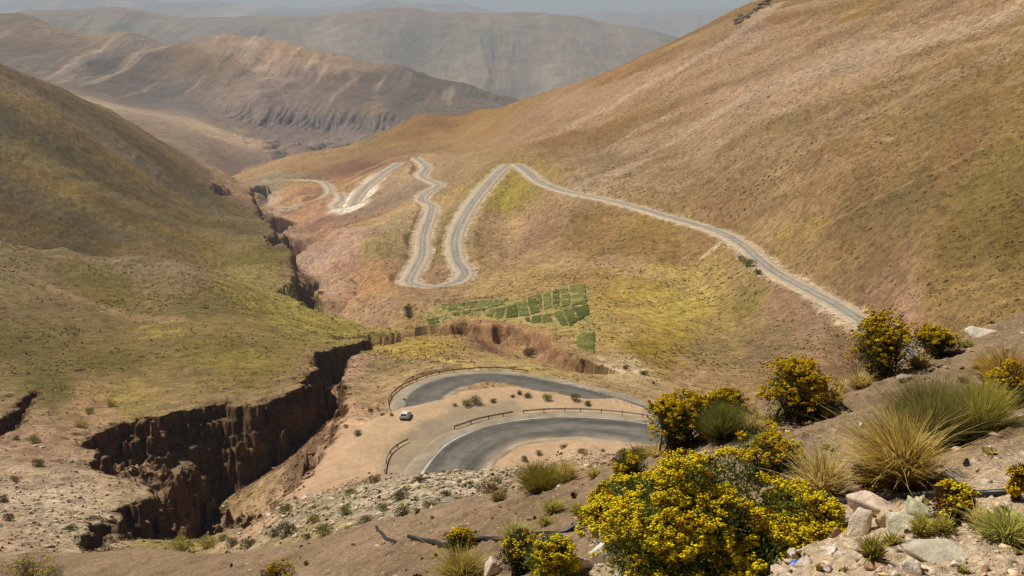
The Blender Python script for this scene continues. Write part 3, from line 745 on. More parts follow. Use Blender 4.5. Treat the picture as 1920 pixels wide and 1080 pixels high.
ASPH = np.array([0.135, 0.119, 0.094]); DARK = np.array([0.080, 0.071, 0.056]); SHO = lin((186, 164, 136)) / 1.25; LINE = np.array([0.5, 0.47, 0.40]); BAND = lin((172, 156, 130)) / 1.45
def mixc(a, b, w): w = np.clip(w, 0, 1)[..., None]; return a * (1 - w) + b * w
def col_near(o, a):
    c = mixc(ASPH * np.ones(o.shape + (3,)), DARK, 0.75 * smooth(1.2, 3.4, np.abs(o - 0.4)) * (o > 0) + 0.45 * np.exp(-((o + 2.2) / 0.7) ** 2))
    c *= (1 + 0.25 * vnoise(a / 9, o / 0.9, 3) + 0.12 * vnoise(a / 1.2, o / 0.5, 4) + 0.16 * vnoise(a / 22, o / 2.5, 6))[..., None]
    c = mixc(c, DARK * 0.8, 0.6 * smooth(0.55, 0.8, vnoise(a / 7, o / 0.35, 44)))
    c = mixc(c, SHO * 0.8, 0.5 * smooth(3.2, 5.0, -o + 0.9 * vnoise(a / 4, o * 0, 46)))
    c = mixc(c, np.array([0.30, 0.22, 0.07]), 0.22 * (np.abs(o) < 0.12) * (vnoise(a / 6, o * 0, 31) > -0.2))
    c = mixc(c, LINE, 0.85 * ((o > 4.95) & (o < 5.25)))
    c = mixc(c, BAND * (1 + 0.15 * vnoise(a / 6, o / 1.2, 9))[..., None], (o > 5.3))
    c = mixc(c, SHO, smooth(4.6, 5.4, np.abs(o) + 0.5 * vnoise(a / 5, o * 0, 8)) * (o < 0) + smooth(8.2, 9.2, o))
    return c
def col_far(hw):
    def f(o, a):
        c = mixc(2.6 * ASPH * np.ones(o.shape + (3,)), 1.6 * ASPH, np.exp(-((np.abs(o) - hw * 0.45) / (0.25 * hw)) ** 2))
        c *= (1 + 0.15 * vnoise(a / 30, o / 2.0, 13))[..., None]
        return mixc(c, SHO * 1.15, smooth(hw * 0.62, hw * 1.0, np.abs(o) + 0.5 * vnoise(a / 14, np.sign(o), 18)))
    return f
road_mesh('road', near_c, 5.2, (4.0, 1.4), [-6.6, -6, -5.5, -5.2, -4.8, -4.2, -3.4, -2.8, -2.2, -1.6, -1, -.4, -.14, -.1, .1, .14, .6, 1.2, 1.8, 2.4, 3, 3.6, 4.2, 4.6, 4.93, 4.97, 5.22, 5.26, 5.5, 6.2, 6.9, 7.7, 8.4, 9.2], col_near)
def col_low(o, a):
    o = -o * 3.6 / 4.3
    c = mixc(ASPH * 0.95 * np.ones(o.shape + (3,)), DARK, 0.8 * smooth(0, 2.6, -o))
    c *= (1 + 0.2 * vnoise(a / 9, o / 0.9, 23))[..., None]
    c = mixc(c, LINE, 0.6 * ((o < -3.3) & (o > -3.55)))
    c = mixc(c, BAND * (1 + 0.15 * vnoise(a / 6, o / 1.2, 29))[..., None], (o < -3.6))
    return mixc(c, SHO * 0.95, smooth(3.1, 3.9, o))
road_mesh('road', low_c, 4.3, (3.8, 1.8), [-6.1, -5.4, -4.6, -4.0, -3.3, -2.4, -1.4, -.5, .5, 1.4, 2.4, 3.3, 3.92, 3.96, 4.26, 4.32, 5.2, 6.2, 7.2, 8.1], col_low)
for c, hw, sh in roads[2:]:
    road_mesh('road', c, hw, sh, np.linspace(-hw - sh, hw + sh, 15), col_far(hw))

# ------------------------------------------------------------------ mountains across the valley
sH = np.linspace(-0.62, 0.42, 1000)
def range_field(Y0, Y1, n): return Field(sH, np.exp(np.linspace(math.log(Y0), math.log(Y1), n)))
H1 = range_field(2350, 7000, 520)
hp = [pY(*q) for q in [(300, 215, 3000), (180, 190, 3050), (480, 268, 2850), (430, 290, 2620), (350, 272, 2500), (560, 292, 2680), (600, 258, 3200), (700, 252, 3300), (760, 238, 3400), (640, 275, 2900), (500, 228, 3450), (500, 205, 3540), (620, 240, 3420), (620, 214, 3520),
    (720, 240, 3440), (720, 216, 3540), (350, 205, 3420), (420, 215, 3450), (250, 198, 3500), (250, 130, 4200), (180, 100, 4500), (210, 62, 4900), (160, 64, 4900), (265, 72, 4850), (310, 90, 4900), (0, 130, 3900), (0, 60, 4800), (60, 40, 5600), (0, 34, 5700), (-150, 50, 5600), (-150, 170, 3700), (120, 55, 5100),
    (380, 73, 4700), (430, 68, 4750), (340, 88, 4700), (490, 74, 4700), (560, 84, 4700), (650, 108, 4600), (750, 126, 4500), (850, 152, 4400), (960, 180, 4300), (400, 150, 4000), (600, 165, 3950), (800, 195, 3800), (500, 130, 4150), (700, 170, 4000), (880, 190, 3900), (960, 215, 3800), (330, 140, 4200), (100, 150, 3800), (280, 160, 4000)]]
for u, Y, z in ((-150, 6900, -420), (0, 6900, -420), (100, 6500, -450), (210, 5900, -400), (310, 5900, -480), (430, 5900, -420), (560, 5900, -450), (650, 5800, -480), (850, 5600, -560), (960, 5500, -600), (1100, 4300, -500), (1100, 5500, -620), (1100, 3200, -430), (960, 2500, -420), (800, 2500, -430), (300, 6900, -600), (600, 6900, -650), (1000, 6900, -700), (0, 2400, -300), (-200, 2400, -260), (500, 2400, -400), (1300, 4000, -560), (1700, 4000, -560), (1700, 6900, -700)):
    hp.append((st(u, 200)[0], Y, z))
H1.fit(hp, 1e-4)
H1b = H1.Z.copy()
hm = smooth(3450, 3900, H1.Y2)
rid = fbm(H1.X2 / 150 + 0.5 * fbm(H1.X2 / 400, H1.Y2 / 700, 3, 402), H1.Y2 / 1500, 5, 400, gain=0.55, ridged=True)
H1.Z += hm * (15 * (rid - 0.25) + 22 * fbm(H1.X2 / 420, H1.Y2 / 520, 3, 407)) * smooth(5600, 4700, H1.Y2) + 10 * fbm(H1.X2 / 150, H1.Y2 / 150, 4, 404) * (0.25 + 0.75 * hm)
clif = np.exp(-((H1.Y2 - 3480) / 110) ** 2) * smooth(-0.28, -0.22, H1.s[None]) * smooth(-0.07, -0.12, H1.s[None])
H1.Z -= clif * 20 * np.clip(fbm(H1.X2 / 17 + 0.3 * fbm(H1.X2 / 60, H1.Y2 / 80, 2, 408), H1.Y2 / 160, 4, 405, ridged=True) + 0.1, 0, 1)
bad = smooth(2450, 2700, H1.Y2) * smooth(3350, 3100, H1.Y2) * smooth(-0.26, -0.2, H1.s[None] + 0.00008 * (H1.Y2 - 2800))
H1.Z -= bad * 22 * np.clip(fbm(H1.X2 / 60, H1.Y2 / 90, 4, 406, ridged=True) + 0.3, 0, 1)
HC = """0 50 125 112 98;0 110 118 108 98;100 130 125 112 100;60 90 120 105 92;180 66 160 132 105;250 70 158 132 106;150 90 140 120 100;210 130 108 100 95;160 160 120 108 98;270 110 108 100 94;80 170 145 120 98;150 185 165 135 105;230 175 112 104 98;
300 120 128 112 100;380 80 165 135 105;450 78 165 136 106;350 95 135 112 95;380 120 125 105 92;430 120 140 118 100;330 170 118 110 105;280 180 108 104 100;480 110 165 135 110;520 140 165 135 112;470 170 150 125 108;540 180 140 118 104;580 130 125 108 98;560 95 160 130 102;650 115 150 122 98;620 150 120 105 96;
700 150 112 102 95;680 180 118 106 98;740 175 112 104 97;800 165 118 106 98;860 170 112 106 100;930 190 118 110 102;760 200 120 108 98;700 200 140 118 92;600 200 135 115 98;400 190 140 120 105;350 195 118 110 104;450 200 142 120 104;
200 195 172 140 108;300 218 172 140 106;380 240 178 145 108;450 260 182 145 105;480 270 175 140 105;550 225 118 105 98;620 230 112 102 98;700 235 120 110 104;540 262 125 110 102;600 265 140 122 108;660 262 135 120 105;560 285 140 115 98;500 300 140 112 95;420 295 128 104 84;380 285 140 112 88;450 310 132 106 88;620 285 120 108 88;720 250 130 115 98"""
SUN_Es = SUN_E
AH = paint(H1, HC, H1b, (420, 700), kx=4, ky=2.0, emin=0.75, seed=5)
AH *= (1 + 0.2 * hm * np.clip(rid - 0.1, -0.8, 0.8))[..., None]  # crests lightened, furrows darkened: shading of the folds painted into the colour
lay(AH, hm * 0.55 * smooth(0.25, 0.6, fbm(H1.X2 / 75 + 0.4 * rid, H1.Y2 / 800, 4, 410)) * smooth(4900, 4400, H1.Y2), lin((196, 165, 138)) / 1.25)
lay(AH, hm * 0.5 * smooth(0.15, 0.5, fbm(H1.X2 / 130 + 0.4 * rid, H1.Y2 / 900, 4, 411)), lin((96, 88, 84)) / 1.15)
lay(AH, 0.6 * clif, lin((110, 96, 92)) / 1.1)
hills = grid_mesh('hills', H1, M['hills'], [('albedo', np.clip(AH, .02, .7))])

H2 = range_field(6500, 13000, 300)
hp = [pY(*q) for q in [(-150, 30, 8600), (0, 28, 8700), (80, 20, 8700), (110, 24, 8700), (160, 20, 8800), (213, 13, 9000), (267, 20, 9100), (333, 31, 9200), (400, 31, 9300), (470, 31, 9300), (533, 30, 9300), (633, 28, 9200), (700, 20, 9200), (745, 17, 9200), (775, 20, 9200), (810, 27, 9200), (860, 26, 9200), (980, 28, 9100), (1040, 33, 9000), (1100, 42, 8900), (1180, 60, 8700), (1250, 80, 8500),
    (1350, 130, 8200), (800, 130, 7800), (1000, 150, 7700), (600, 110, 7900), (1150, 150, 7600), (300, 80, 8000), (100, 60, 7900), (1300, 180, 7500), (800, 80, 8400), (1000, 90, 8300)]]
for u in range(-200, 1700, 190):
    hp.append((st(u, 0)[0], 6500, -800)); hp.append((st(u, 0)[0], 12500, -700))
H2.fit(hp, 1e-4)
rid2 = fbm(H2.X2 / 520 + 0.5 * fbm(H2.X2 / 900, H2.Y2 / 1200, 3, 422), H2.Y2 / 2600, 5, 420, gain=0.52, ridged=True)
H2.Z += 42 * (rid2 - 0.3) * smooth(6700, 7600, H2.Y2) * smooth(9300, 8300, H2.Y2) + 14 * fbm(H2.X2 / 300, H2.Y2 / 300, 3, 424)
A2 = np.ones(H2.Z.shape + (3,)) * lin((142, 122, 102)) * 0.8
lay(A2, smooth(0.1, 0.5, fbm(H2.X2 / 260, H2.Y2 / 1700, 4, 430)) * 0.6, lin((168, 148, 120)) * 0.8)
lay(A2, smooth(0.1, 0.5, fbm(H2.X2 / 700, H2.Y2 / 900, 4, 431)) * 0.6, lin((120, 116, 84)) * 0.8)
lay(A2, smooth(-150, -40, H2.Z) * 0.5, lin((150, 112, 88)) * 0.8)
grid_mesh('hills', H2, M['hills'], [('albedo', A2)])
H3 = range_field(14000, 26000, 160)
hp = [pY(*q) for q in [(-150, 0, 20000), (60, 6, 20000), (200, -8, 20500), (330, 8, 20000), (450, 14, 20000), (560, 20, 19500), (700, 10, 21000), (880, 14, 21000), (1000, 30, 20000), (1080, 28, 19500), (1140, 22, 19000), (1280, 26, 19000), (1350, 22, 19000), (1450, 30, 19000)]]
for u in range(-200, 1700, 190):
    hp.append((st(u, 0)[0], 14200, -1500)); hp.append((st(u, 0)[0], 25500, -1200))
H3.fit(hp, 1e-4)
H3.Z += 120 * fbm(H3.X2 / 1500, H3.Y2 / 4000, 5, 440, ridged=True)
A3 = np.ones(H3.Z.shape + (3,)) * lin((140, 126, 112)) * 0.8
lay(A3, smooth(0.1, 0.5, fbm(H3.X2 / 900, H3.Y2 / 2500, 4, 441)) * 0.6, lin((190, 175, 155)) * 0.8)
grid_mesh('hills', H3, M['hills'], [('albedo', A3)])

# ------------------------------------------------------------------ the near bank the photo is taken from
gs_ = np.linspace(-0.8, 0.8, 900)
gY = np.concatenate([np.exp(np.linspace(math.log(2.2), math.log(26), 640))[:-1], np.exp(np.linspace(math.log(26), math.log(75), 60))])
GB = Field(gs_, gY, ks=3.0)
gp = [pY(*q) for q in [(1500, 1080, 4.3), (1900, 1080, 4.0), (1900, 930, 5.2), (1900, 800, 7.0), (1900, 700, 9.2), (1900, 592, 12.2), (2100, 900, 5.5), (2150, 600, 11), (2200, 1080, 4), (1700, 690, 11.5), (1800, 640, 12), (1600, 722, 11.3), (1600, 850, 7.6), (1600, 950, 5.8),
    (1480, 758, 11.2), (1350, 804, 11.2), (1350, 950, 7.0), (1350, 1080, 5.3), (1220, 853, 11.4), (1100, 893, 11.8), (1100, 1000, 8.0), (1100, 1080, 6.5), (960, 925, 12.6), (800, 962, 13.4), (800, 1020, 10.6), (800, 1080, 8.6), (640, 1000, 14.8), (520, 1030, 16), (520, 1080, 12.6), (300, 1052, 18.5), (130, 1066, 20), (-100, 1085, 21), (-150, 1180, 15), (200, 1180, 13)]]
for u in range(-300, 2300, 200):
    s = st(u, 900)[0]
    e = np.interp(u, [-300, 0, 300, 520, 800, 1100, 1350, 1600, 1900, 2300], [22, 21, 18.5, 16, 13.4, 11.8, 11.2, 11.3, 12.2, 12])
    z = np.interp(u, [-300, 0, 300, 520, 800, 1100, 1350, 1600, 1900, 2300], [-12.3, -11.6, -10.0, -8.45, -6.5, -5.3, -4.45, -3.98, -3.48, -3.0])
    gp += [(s, e * 1.35, z - e * 0.35 * 0.62), (s, e * 2.2, z - e * 1.2 * 0.72), (s, 75, min(z - 46, -42)), (s, 40, z - (40 - e) * 0.78)]
    gp += [(s, 2.2, np.interp(u, [-300, 600, 1400, 2300], [-4.2, -3.0, -1.95, -1.9]))]
GB.fit(gp, 1e-4)
near_w = smooth(30, 14, GB.Y2)
GB.Z += near_w * (0.13 * fbm(GB.X2 / 1.7, GB.Y2 / 1.7, 3, 500) + 0.055 * fbm(GB.X2 / 0.35, GB.Y2 / 0.35, 4, 505, ridged=True)) + (1 - near_w) * 0.8 * fbm(GB.X2 / 8, GB.Y2 / 8, 4, 506)
lower = smooth(7.2, 5.6, GB.Y2 + 0.7 * fbm(GB.X2 / 1.2, GB.Y2 / 1.2, 3, 507) + np.clip(-GB.X2, 0, 3) * 0.6) 
AG = np.ones(GB.Z.shape + (3,)) * lin((152, 126, 98)) / 1.2
lay(AG, 0.5 + 0.5 * fbm(GB.X2 / 2.5, GB.Y2 / 2.5, 4, 508), lin((168, 141, 110)) / 1.2)
lay(AG, lower * 0.9, lin((214, 188, 154)) / 1.2)
lay(AG, smooth(0.1, 0.5, fbm(GB.X2 / 3.3, GB.Y2 / 3.3, 4, 509)) * 0.45 * (1 - lower), lin((134, 106, 80)) / 1.2)

k = NT('bank gravel')
p = k.pos(); base = k.attr('albedo')
n1 = k.noise(p, 2.2, 6, 0.65); n2 = k.noise(p, 14, 5, 0.7); n3 = k.noise(p, 60, 3, 0.7)
f = k.math('MULTIPLY', k.ramp(n1, 0.25, 0.75, 0.78, 1.2), k.ramp(n2, 0.25, 0.75, 0.66, 1.36))
f = k.math('MULTIPLY', f, k.ramp(n3, 0.2, 0.8, 0.75, 1.25))
gg = k.n('ShaderNodeCombineColor')
for i in range(3): k.l(f, gg.inputs[i])
c = k.mix(1.0, base, gg.outputs[0], 'MULTIPLY')
vd = k.voro(p, 22); vcol = k.n('ShaderNodeSeparateColor'); k.l(k.voro(p, 22, 'Color'), vcol.inputs[0])
peb = k.ramp(k.math('SUBTRACT', k.math('MULTIPLY', vcol.outputs[0], 0.42), vd), 0.0, 0.06)
c = k.mix(k.math('MULTIPLY', peb, 0.6), c, k.mix(vcol.outputs[1], tuple(lin((170, 140, 115)) * 0.8), tuple(lin((214, 196, 172)) * 0.85)))
k.color(c)
k.bump(k.math('ADD', k.math('ADD', n1, n2), k.math('ADD', n3, k.math('MULTIPLY', peb, 0.8))), 0.03, 0.9)
M['bank'] = k.m
grid_mesh('ground', GB, M['bank'], [('albedo', AG)])

rng = np.random.default_rng(11)

def attr_mat(name, rough=0.9, spec=0.1, noise=None, trans=0.0):
    k = NT(name, rough, spec)
    c = k.attr('albedo')
    if noise:
        p = k.pos(); f = k.ramp(k.noise(p, noise, 5, 0.65), 0.25, 0.75, 0.7, 1.3)
        g = k.n('ShaderNodeCombineColor')
        for i in range(3): k.l(f, g.inputs[i])
        c = k.mix(1.0, c, g.outputs[0], 'MULTIPLY')
        k.bump(k.noise(p, noise * 2.5, 4, 0.7), 0.3 / noise, 0.6)
    k.color(c)
    if trans > 0:
        tr = k.n('ShaderNodeBsdfTranslucent'); k.l(c, tr.inputs[0])
        mx = k.n('ShaderNodeMixShader'); mx.inputs[0].default_value = trans
        k.l(k.b.outputs[0], mx.inputs[1]); k.l(tr.outputs[0], mx.inputs[2])
        k.l(mx.outputs[0], k.t.nodes['Material Output'].inputs[0])
    return k.m
M['rock'] = attr_mat('pale rock', 0.9, 0.15, noise=9)
M['stone'] = attr_mat('loose stones', 0.9, 0.1)
M['grass'] = attr_mat('dry grass', 0.7, 0.15, trans=0.45)
M['leaf'] = attr_mat('shrub leaves', 0.65, 0.2, trans=0.35)
M['flower'] = attr_mat('yellow flower heads', 0.8, 0.05, trans=0.2)
M['scrub'] = attr_mat('dry scrub', 0.95, 0.02)
M['stem'] = attr_mat('woody stems', 0.9, 0.1)

def instances(bv, bf, pos, scale, rot, tilt=None):
    """copies of a small template merged into one array: bv (n,3), bf (m,k)"""
    n = len(pos)
    c, s = np.cos(rot), np.sin(rot)
    V = bv[None] * scale[:, None, :]
    X = V[..., 0] * c[:, None] - V[..., 1] * s[:, None]
    Y = V[..., 0] * s[:, None] + V[..., 1] * c[:, None]
    co = np.stack([X, Y, V[..., 2]], -1) + pos[:, None]
    F_ = bf[None] + (np.arange(n) * len(bv))[:, None, None]
    return co.reshape(-1, 3), F_.reshape(-1, bf.shape[1])

import bmesh
def rock_template(seed, n=14, flat=0.6, sub=0, disp=0.0):
    r = np.random.default_rng(seed)
    bm = bmesh.new()
    P = r.normal(size=(n, 3)); P /= np.linalg.norm(P, axis=1, keepdims=True); P *= r.uniform(0.75, 1.0, (n, 1)); P[:, 2] *= flat
    for q in P: bm.verts.new(q)
    bmesh.ops.convex_hull(bm, input=bm.verts)
    loose = [v for v in bm.verts if not v.link_faces]
    bmesh.ops.delete(bm, geom=loose, context='VERTS')
    if sub:
        bmesh.ops.bevel(bm, geom=list(bm.edges), offset=0.035, segments=1, affect='EDGES')
        bmesh.ops.triangulate(bm, faces=bm.faces)
        bmesh.ops.subdivide_edges(bm, edges=bm.edges, cuts=sub, use_grid_fill=True)
        bmesh.ops.triangulate(bm, faces=bm.faces)
    else:
        bmesh.ops.triangulate(bm, faces=bm.faces)
    bm.verts.index_update()
    V = np.array([v.co[:] for v in bm.verts]); F_ = np.array([[v.index for v in f.verts] for f in bm.faces])
    bm.free()
    if disp:
        d = fbm(V[:, 0] * 3 + seed, V[:, 1] * 3 + V[:, 2] * 2.3, 4, seed) ; d2 = fbm(V[:, 0] * 9 + V[:, 2] * 7, V[:, 1] * 9 - V[:, 2] * 5, 3, seed + 5)
        V = V * (1 + disp * d + 0.35 * disp * d2)[:, None]
    return V, F_
SMALL = [rock_template(100 + i, 7, 0.62) for i in range(8)]

def stone_field(name, label, pos, size, cols, mat, group=None, kind='stuff'):
    CO, FF, CC = [], [], []; base = 0
    which = rng.integers(0, len(SMALL), len(pos))
    for t in range(len(SMALL)):
        m = which == t
        if not m.any(): continue
        bv, bf = SMALL[t]
        sc = size[m][:, None] * rng.uniform(0.65, 1.3, (m.sum(), 3)) * np.array([1, 1, 0.8])
        co, ff = instances(bv, bf, pos[m], sc, rng.uniform(0, 6.28, m.sum()))
        CC.append(np.repeat(cols[m], len(bv), 0)); CO.append(co); FF.append(ff + base); base += len(co)
    o = raw_mesh(name, np.vstack(CO), np.vstack(FF), 3, mat)
    add_color(o.data, 'albedo', np.vstack(CC))
    return tag(o, label, None if kind == 'stuff' else 'stones', group, kind)

# gravel on the bank
n = 34000
Yg = np.exp(rng.uniform(math.log(3.6), math.log(15), n)); sg = rng.uniform(-0.62, 0.62, n)
xg = sg * Yg; zg = GB.at(xg, Yg)
dens = 0.35 + 0.65 * GB.sample(lower, xg, Yg)
keep = rng.random(n) < dens
xg, Yg, zg = xg[keep], Yg[keep], zg[keep]
size = 0.0045 * np.exp(rng.gamma(2.0, 0.5, len(xg))); size = np.clip(size, 0.004, 0.055)
cc = GB.sample(AG, xg, Yg) * rng.uniform(0.7, 1.5, (len(xg), 1)); w = rng.random(len(xg)) < 0.18 + 0.4 * GB.sample(lower, xg, Yg); cc[w] = lin((212, 194, 168)) / 1.2 * rng.uniform(0.8, 1.1, (w.sum(), 1))
stone_field('gravel', 'loose gravel and small stones scattered over the brown bank', np.stack([xg, Yg, zg - size * 0.08], 1), size, np.clip(cc, 0, .8), M['stone'])

# talus stones below the bank and on the lower terrace
def scatter(F, mask, n, Y0, Y1, s0=-0.56, s1=0.56):
    Y = np.sqrt(rng.uniform(Y0 ** 2, Y1 ** 2, n)); s = rng.uniform(s0, s1, n)
    x = s * Y
    keep = rng.random(n) < F.sample(mask, x, Y)
    x, Y = x[keep], Y[keep]
    return np.stack([x, Y, F.at(x, Y)], 1)
tm = np.clip(smooth(-2, 2, tal) + 0.45 * smooth(-2, 2, terr) + 0.03 * (T.Y2 < 300) * (1 - bare) - 0.03 * smooth(-2, 1, sl2) + 0.5 * smooth(0.2, 0.8, wallmask + (terr > -60) * (slope > 0.5) * 0.3) * (T.Y2 < 260), 0, 1)
ps = scatter(T, tm, 80000, 70, 260)
sz = np.clip(0.09 * np.exp(rng.gamma(2.0, 0.36, len(ps))), 0.08, 0.75)
cc = lin((212, 190, 160)) / 1.2 * rng.uniform(0.55, 1.15, (len(ps), 1)) * (1 + rng.normal(0, 0.04, (len(ps), 3)))
wm = T.sample(np.maximum(wallmask, steep), ps[:, 0], ps[:, 1]) > 0.2; cc[wm] = lin((128, 98, 68)) / 1.2 * rng.uniform(0.5, 1.1, (wm.sum(), 1)); sz[wm] *= 1.5
stone_field('scree', 'pale angular stones of the scree slope below the bank', ps + np.array([0, 0, 0.05]), sz, np.clip(cc, 0, .8), M['stone'])

# low scrub dotted over the slopes
def tuft_template(seed, n=14):
    r = np.random.default_rng(seed); V, F_ = [], []
    for i in range(n):
        a = r.uniform(0, 6.28); el = r.uniform(0.15, 1.35)
        d = np.array([cos(a) * cos(el), sin(a) * cos(el), sin(el)])
        t = np.cross(d, [0, 0, 1.0]); t /= np.linalg.norm(t) + 1e-9
        b = np.array([r.normal() * 0.15, r.normal() * 0.15, -0.1]); L = r.uniform(0.7, 1.1); wd = r.uniform(0.25, 0.42)
        V += [b - t * wd * 0.5, b + t * wd * 0.5, b + d * L * 0.8 + t * wd, b + d * L + np.array([0, 0, 0.08]), b + d * L * 0.8 - t * wd]
        j = 5 * i; F_ += [[j, j + 1, j + 2], [j, j + 2, j + 4], [j + 2, j + 3, j + 4]]
    return np.array(V), np.array(F_)
TUFT = [tuft_template(i, 16) for i in range(5)]; TUFT_FAR = [tuft_template(20 + i, 5) for i in range(5)]
def tuft_field(name, label, pos, size, cols, far):
    TT = TUFT_FAR if far else TUFT
    which = rng.integers(0, len(TT), len(pos)); CO, FF, CC = [], [], []; base = 0
    for t in range(len(TT)):
        m = which == t; bv, bf = TT[t]
        sc = size[m][:, None] * np.stack([rng.uniform(.8, 1.25, m.sum()), rng.uniform(.8, 1.25, m.sum()), rng.uniform(.6, 1.0, m.sum())], 1)
        co, ff = instances(bv, bf, pos[m], sc, rng.uniform(0, 6.28, m.sum()))
        CC.append(np.repeat(cols[m], len(bv), 0)); CO.append(co); FF.append(ff + base); base += len(co)
    o = raw_mesh(name, np.vstack(CO), np.vstack(FF), 3, M['scrub'])
    add_color(o.data, 'albedo', np.vstack(CC))
    return tag(o, label, None, None, 'stuff')
sm = right * smooth(0.0, 0.4, stk) * smooth(1500, 1000, T.Y2)
ps = scatter(T, np.clip(sm * 0.9 + 0.06 * right, 0, 1), 60000, 430, 1300)
sz = np.clip(0.14 * np.exp(rng.gamma(2.0, 0.4, len(ps))), 0.14, 1.1)
cc = T.sample(ALB, ps[:, 0], ps[:, 1]) * rng.uniform(0.8, 1.5, (len(ps), 1))
stone_field('scree', 'pale stones strewn down the bare streaks of the right hillside', ps + np.array([0, 0, 0.05]), sz, np.clip(cc, .02, .8), M['stone'])
clump = np.clip(0.5 * smooth(-3, 3, tal) + MSK[..., 0] * (0.35 + 1.3 * np.clip(fbm(T.X2 / 22, T.Y2 / 22, 3, 600) + 0.25, 0, 1)), 0, 1)
for (Y0, Y1, n, far, s_lo, s_hi) in ((75, 320, 30000, False, 0.12, 0.36), (320, 1250, 100000, True, 0.25, 0.72)):
    ps = scatter(T, clump * (0.34 if far else 0.55), n * (5 if far else 1), Y0, Y1)
    cc = T.sample(ALB, ps[:, 0], ps[:, 1]) * rng.uniform(0.4 if far else 0.5, 0.8 if far else 1.0, (len(ps), 1)) * np.array([0.95, 0.99, 0.7])
    yel = rng.random(len(ps)) < 0.12; cc[yel] *= np.array([1.9, 1.85, 1.3])
    tuft_field('scrub', 'low dry scrub dotted over the ' + ('far valley slopes' if far else 'nearer slopes and terraces'), ps, rng.uniform(s_lo, s_hi, len(ps)), np.clip(cc, .012, .5), far)

# ------------------------------------------------------------------ irrigated plots
PL = """560,640 690,625 660,700 640,695;700,622 760,618 720,680 675,695;770,615 850,610 820,655 735,675;860,608 945,600 905,633 835,652;815,700 835,665 865,660 850,705;875,657 925,648 900,710 862,708;932,645 985,630 990,705 925,708;992,628 1035,605 1060,690 1000,700;1045,600 1085,585 1122,670 1068,688;1090,583 1125,575 1130,660 1115,640;1135,572 1175,565 1180,650 1140,668;1190,562 1225,555 1230,650 1192,655;1235,550 1275,545 1290,635 1240,648;1285,530 1370,520 1380,625 1300,640;1035,712 1060,705 1068,735 1040,730;1070,702 1120,695 1125,735 1075,738;1130,693 1180,685 1188,730 1135,735;1195,680 1240,670 1275,750 1240,755;1248,668 1295,655 1330,730 1282,745;1305,652 1385,635 1400,690 1340,725;1320,815 1425,780 1425,910 1330,870;465,690 490,680 500,700 475,705;475,720 530,705 555,735 490,745"""
k = NT('crop green'); p = k.pos()
f = k.math('MULTIPLY', k.ramp(k.noise(p, 0.12, 4, 0.6), 0.3, 0.7, 0.75, 1.35), k.ramp(k.noise(p, 1.1, 4, 0.7), 0.25, 0.75, 0.55, 1.45))
f = k.math('MULTIPLY', f, k.ramp(k.noise(p, 0.5, 3, 0.6, (0.5, 4.0, 1.0)), 0.3, 0.7, 0.75, 1.25))
oi = k.n('ShaderNodeObjectInfo')
c = k.mix(oi.outputs['Random'], (0.066, 0.078, 0.014), (0.155, 0.15, 0.038))
g = k.n('ShaderNodeCombineColor')
for i in range(3): k.l(f, g.inputs[i])
k.color(k.mix(1.0, c, g.outputs[0], 'MULTIPLY')); k.bump(k.noise(p, 1.4, 4, 0.7), 0.5)
M['crop'] = k.m
PLAB = {0: 'leftmost long pale green plot of the upper strip', 13: 'largest dark green plot at the upper right corner of the fields', 20: 'lone green plot set apart below the other fields', 21: 'tiny upper green plot at the far left tip of the fields', 22: 'small lower green plot at the far left tip of the fields'}
for pi_, pl in enumerate(PL.replace('\n', '').split(';')):
    q = [tuple(map(float, a.split(','))) for a in pl.split()]
    W4 = np.array([T.hit(640 + a / 3, 360 + b / 3, 250)[:2] for a, b in q])
    W4 = W4.mean(0) + (W4 - W4.mean(0)) * 1.02
    a_, b_ = np.meshgrid(np.linspace(0, 1, 9), np.linspace(0, 1, 9)); a_ = a_[..., None]; b_ = b_[..., None]
    XY = (W4[0] * (1 - a_) + W4[1] * a_) * (1 - b_) + (W4[3] * (1 - a_) + W4[2] * a_) * b_
    XY += np.stack([fbm(XY[..., 0] / 5, XY[..., 1] / 5, 2, 700 + pi_), fbm(XY[..., 0] / 5, XY[..., 1] / 5, 2, 730 + pi_)], -1) * 0.7
    Zp = T.at(XY[..., 0], XY[..., 1])
    top = np.concatenate([XY, (Zp + 0.07 + 0.1 * rng.random(Zp.shape))[..., None]], -1)
    loop = [(0, j) for j in range(8)] + [(j, 8) for j in range(8)] + [(8, 8 - j) for j in range(8)] + [(8 - j, 0) for j in range(8)]
    low = np.array([[XY[i][0], XY[i][1], Zp[i] - 1.2] for i in loop])
    ii = np.arange(81).reshape(9, 9)
    F_ = np.stack([ii[:-1, :-1], ii[:-1, 1:], ii[1:, 1:], ii[1:, :-1]], -1).reshape(-1, 4).tolist()
    for j in range(32):
        F_.append([81 + j, 81 + (j + 1) % 32, ii[loop[(j + 1) % 32]], ii[loop[j]]])
    o = raw_mesh('crop_plot', np.vstack([top.reshape(-1, 3), low]), F_, 4, M['crop'])
    tag(o, PLAB.get(pi_, 'small green crop plot inside the fenced patchwork of terraced fields'), 'crop plot', 'irrigated crop plots')

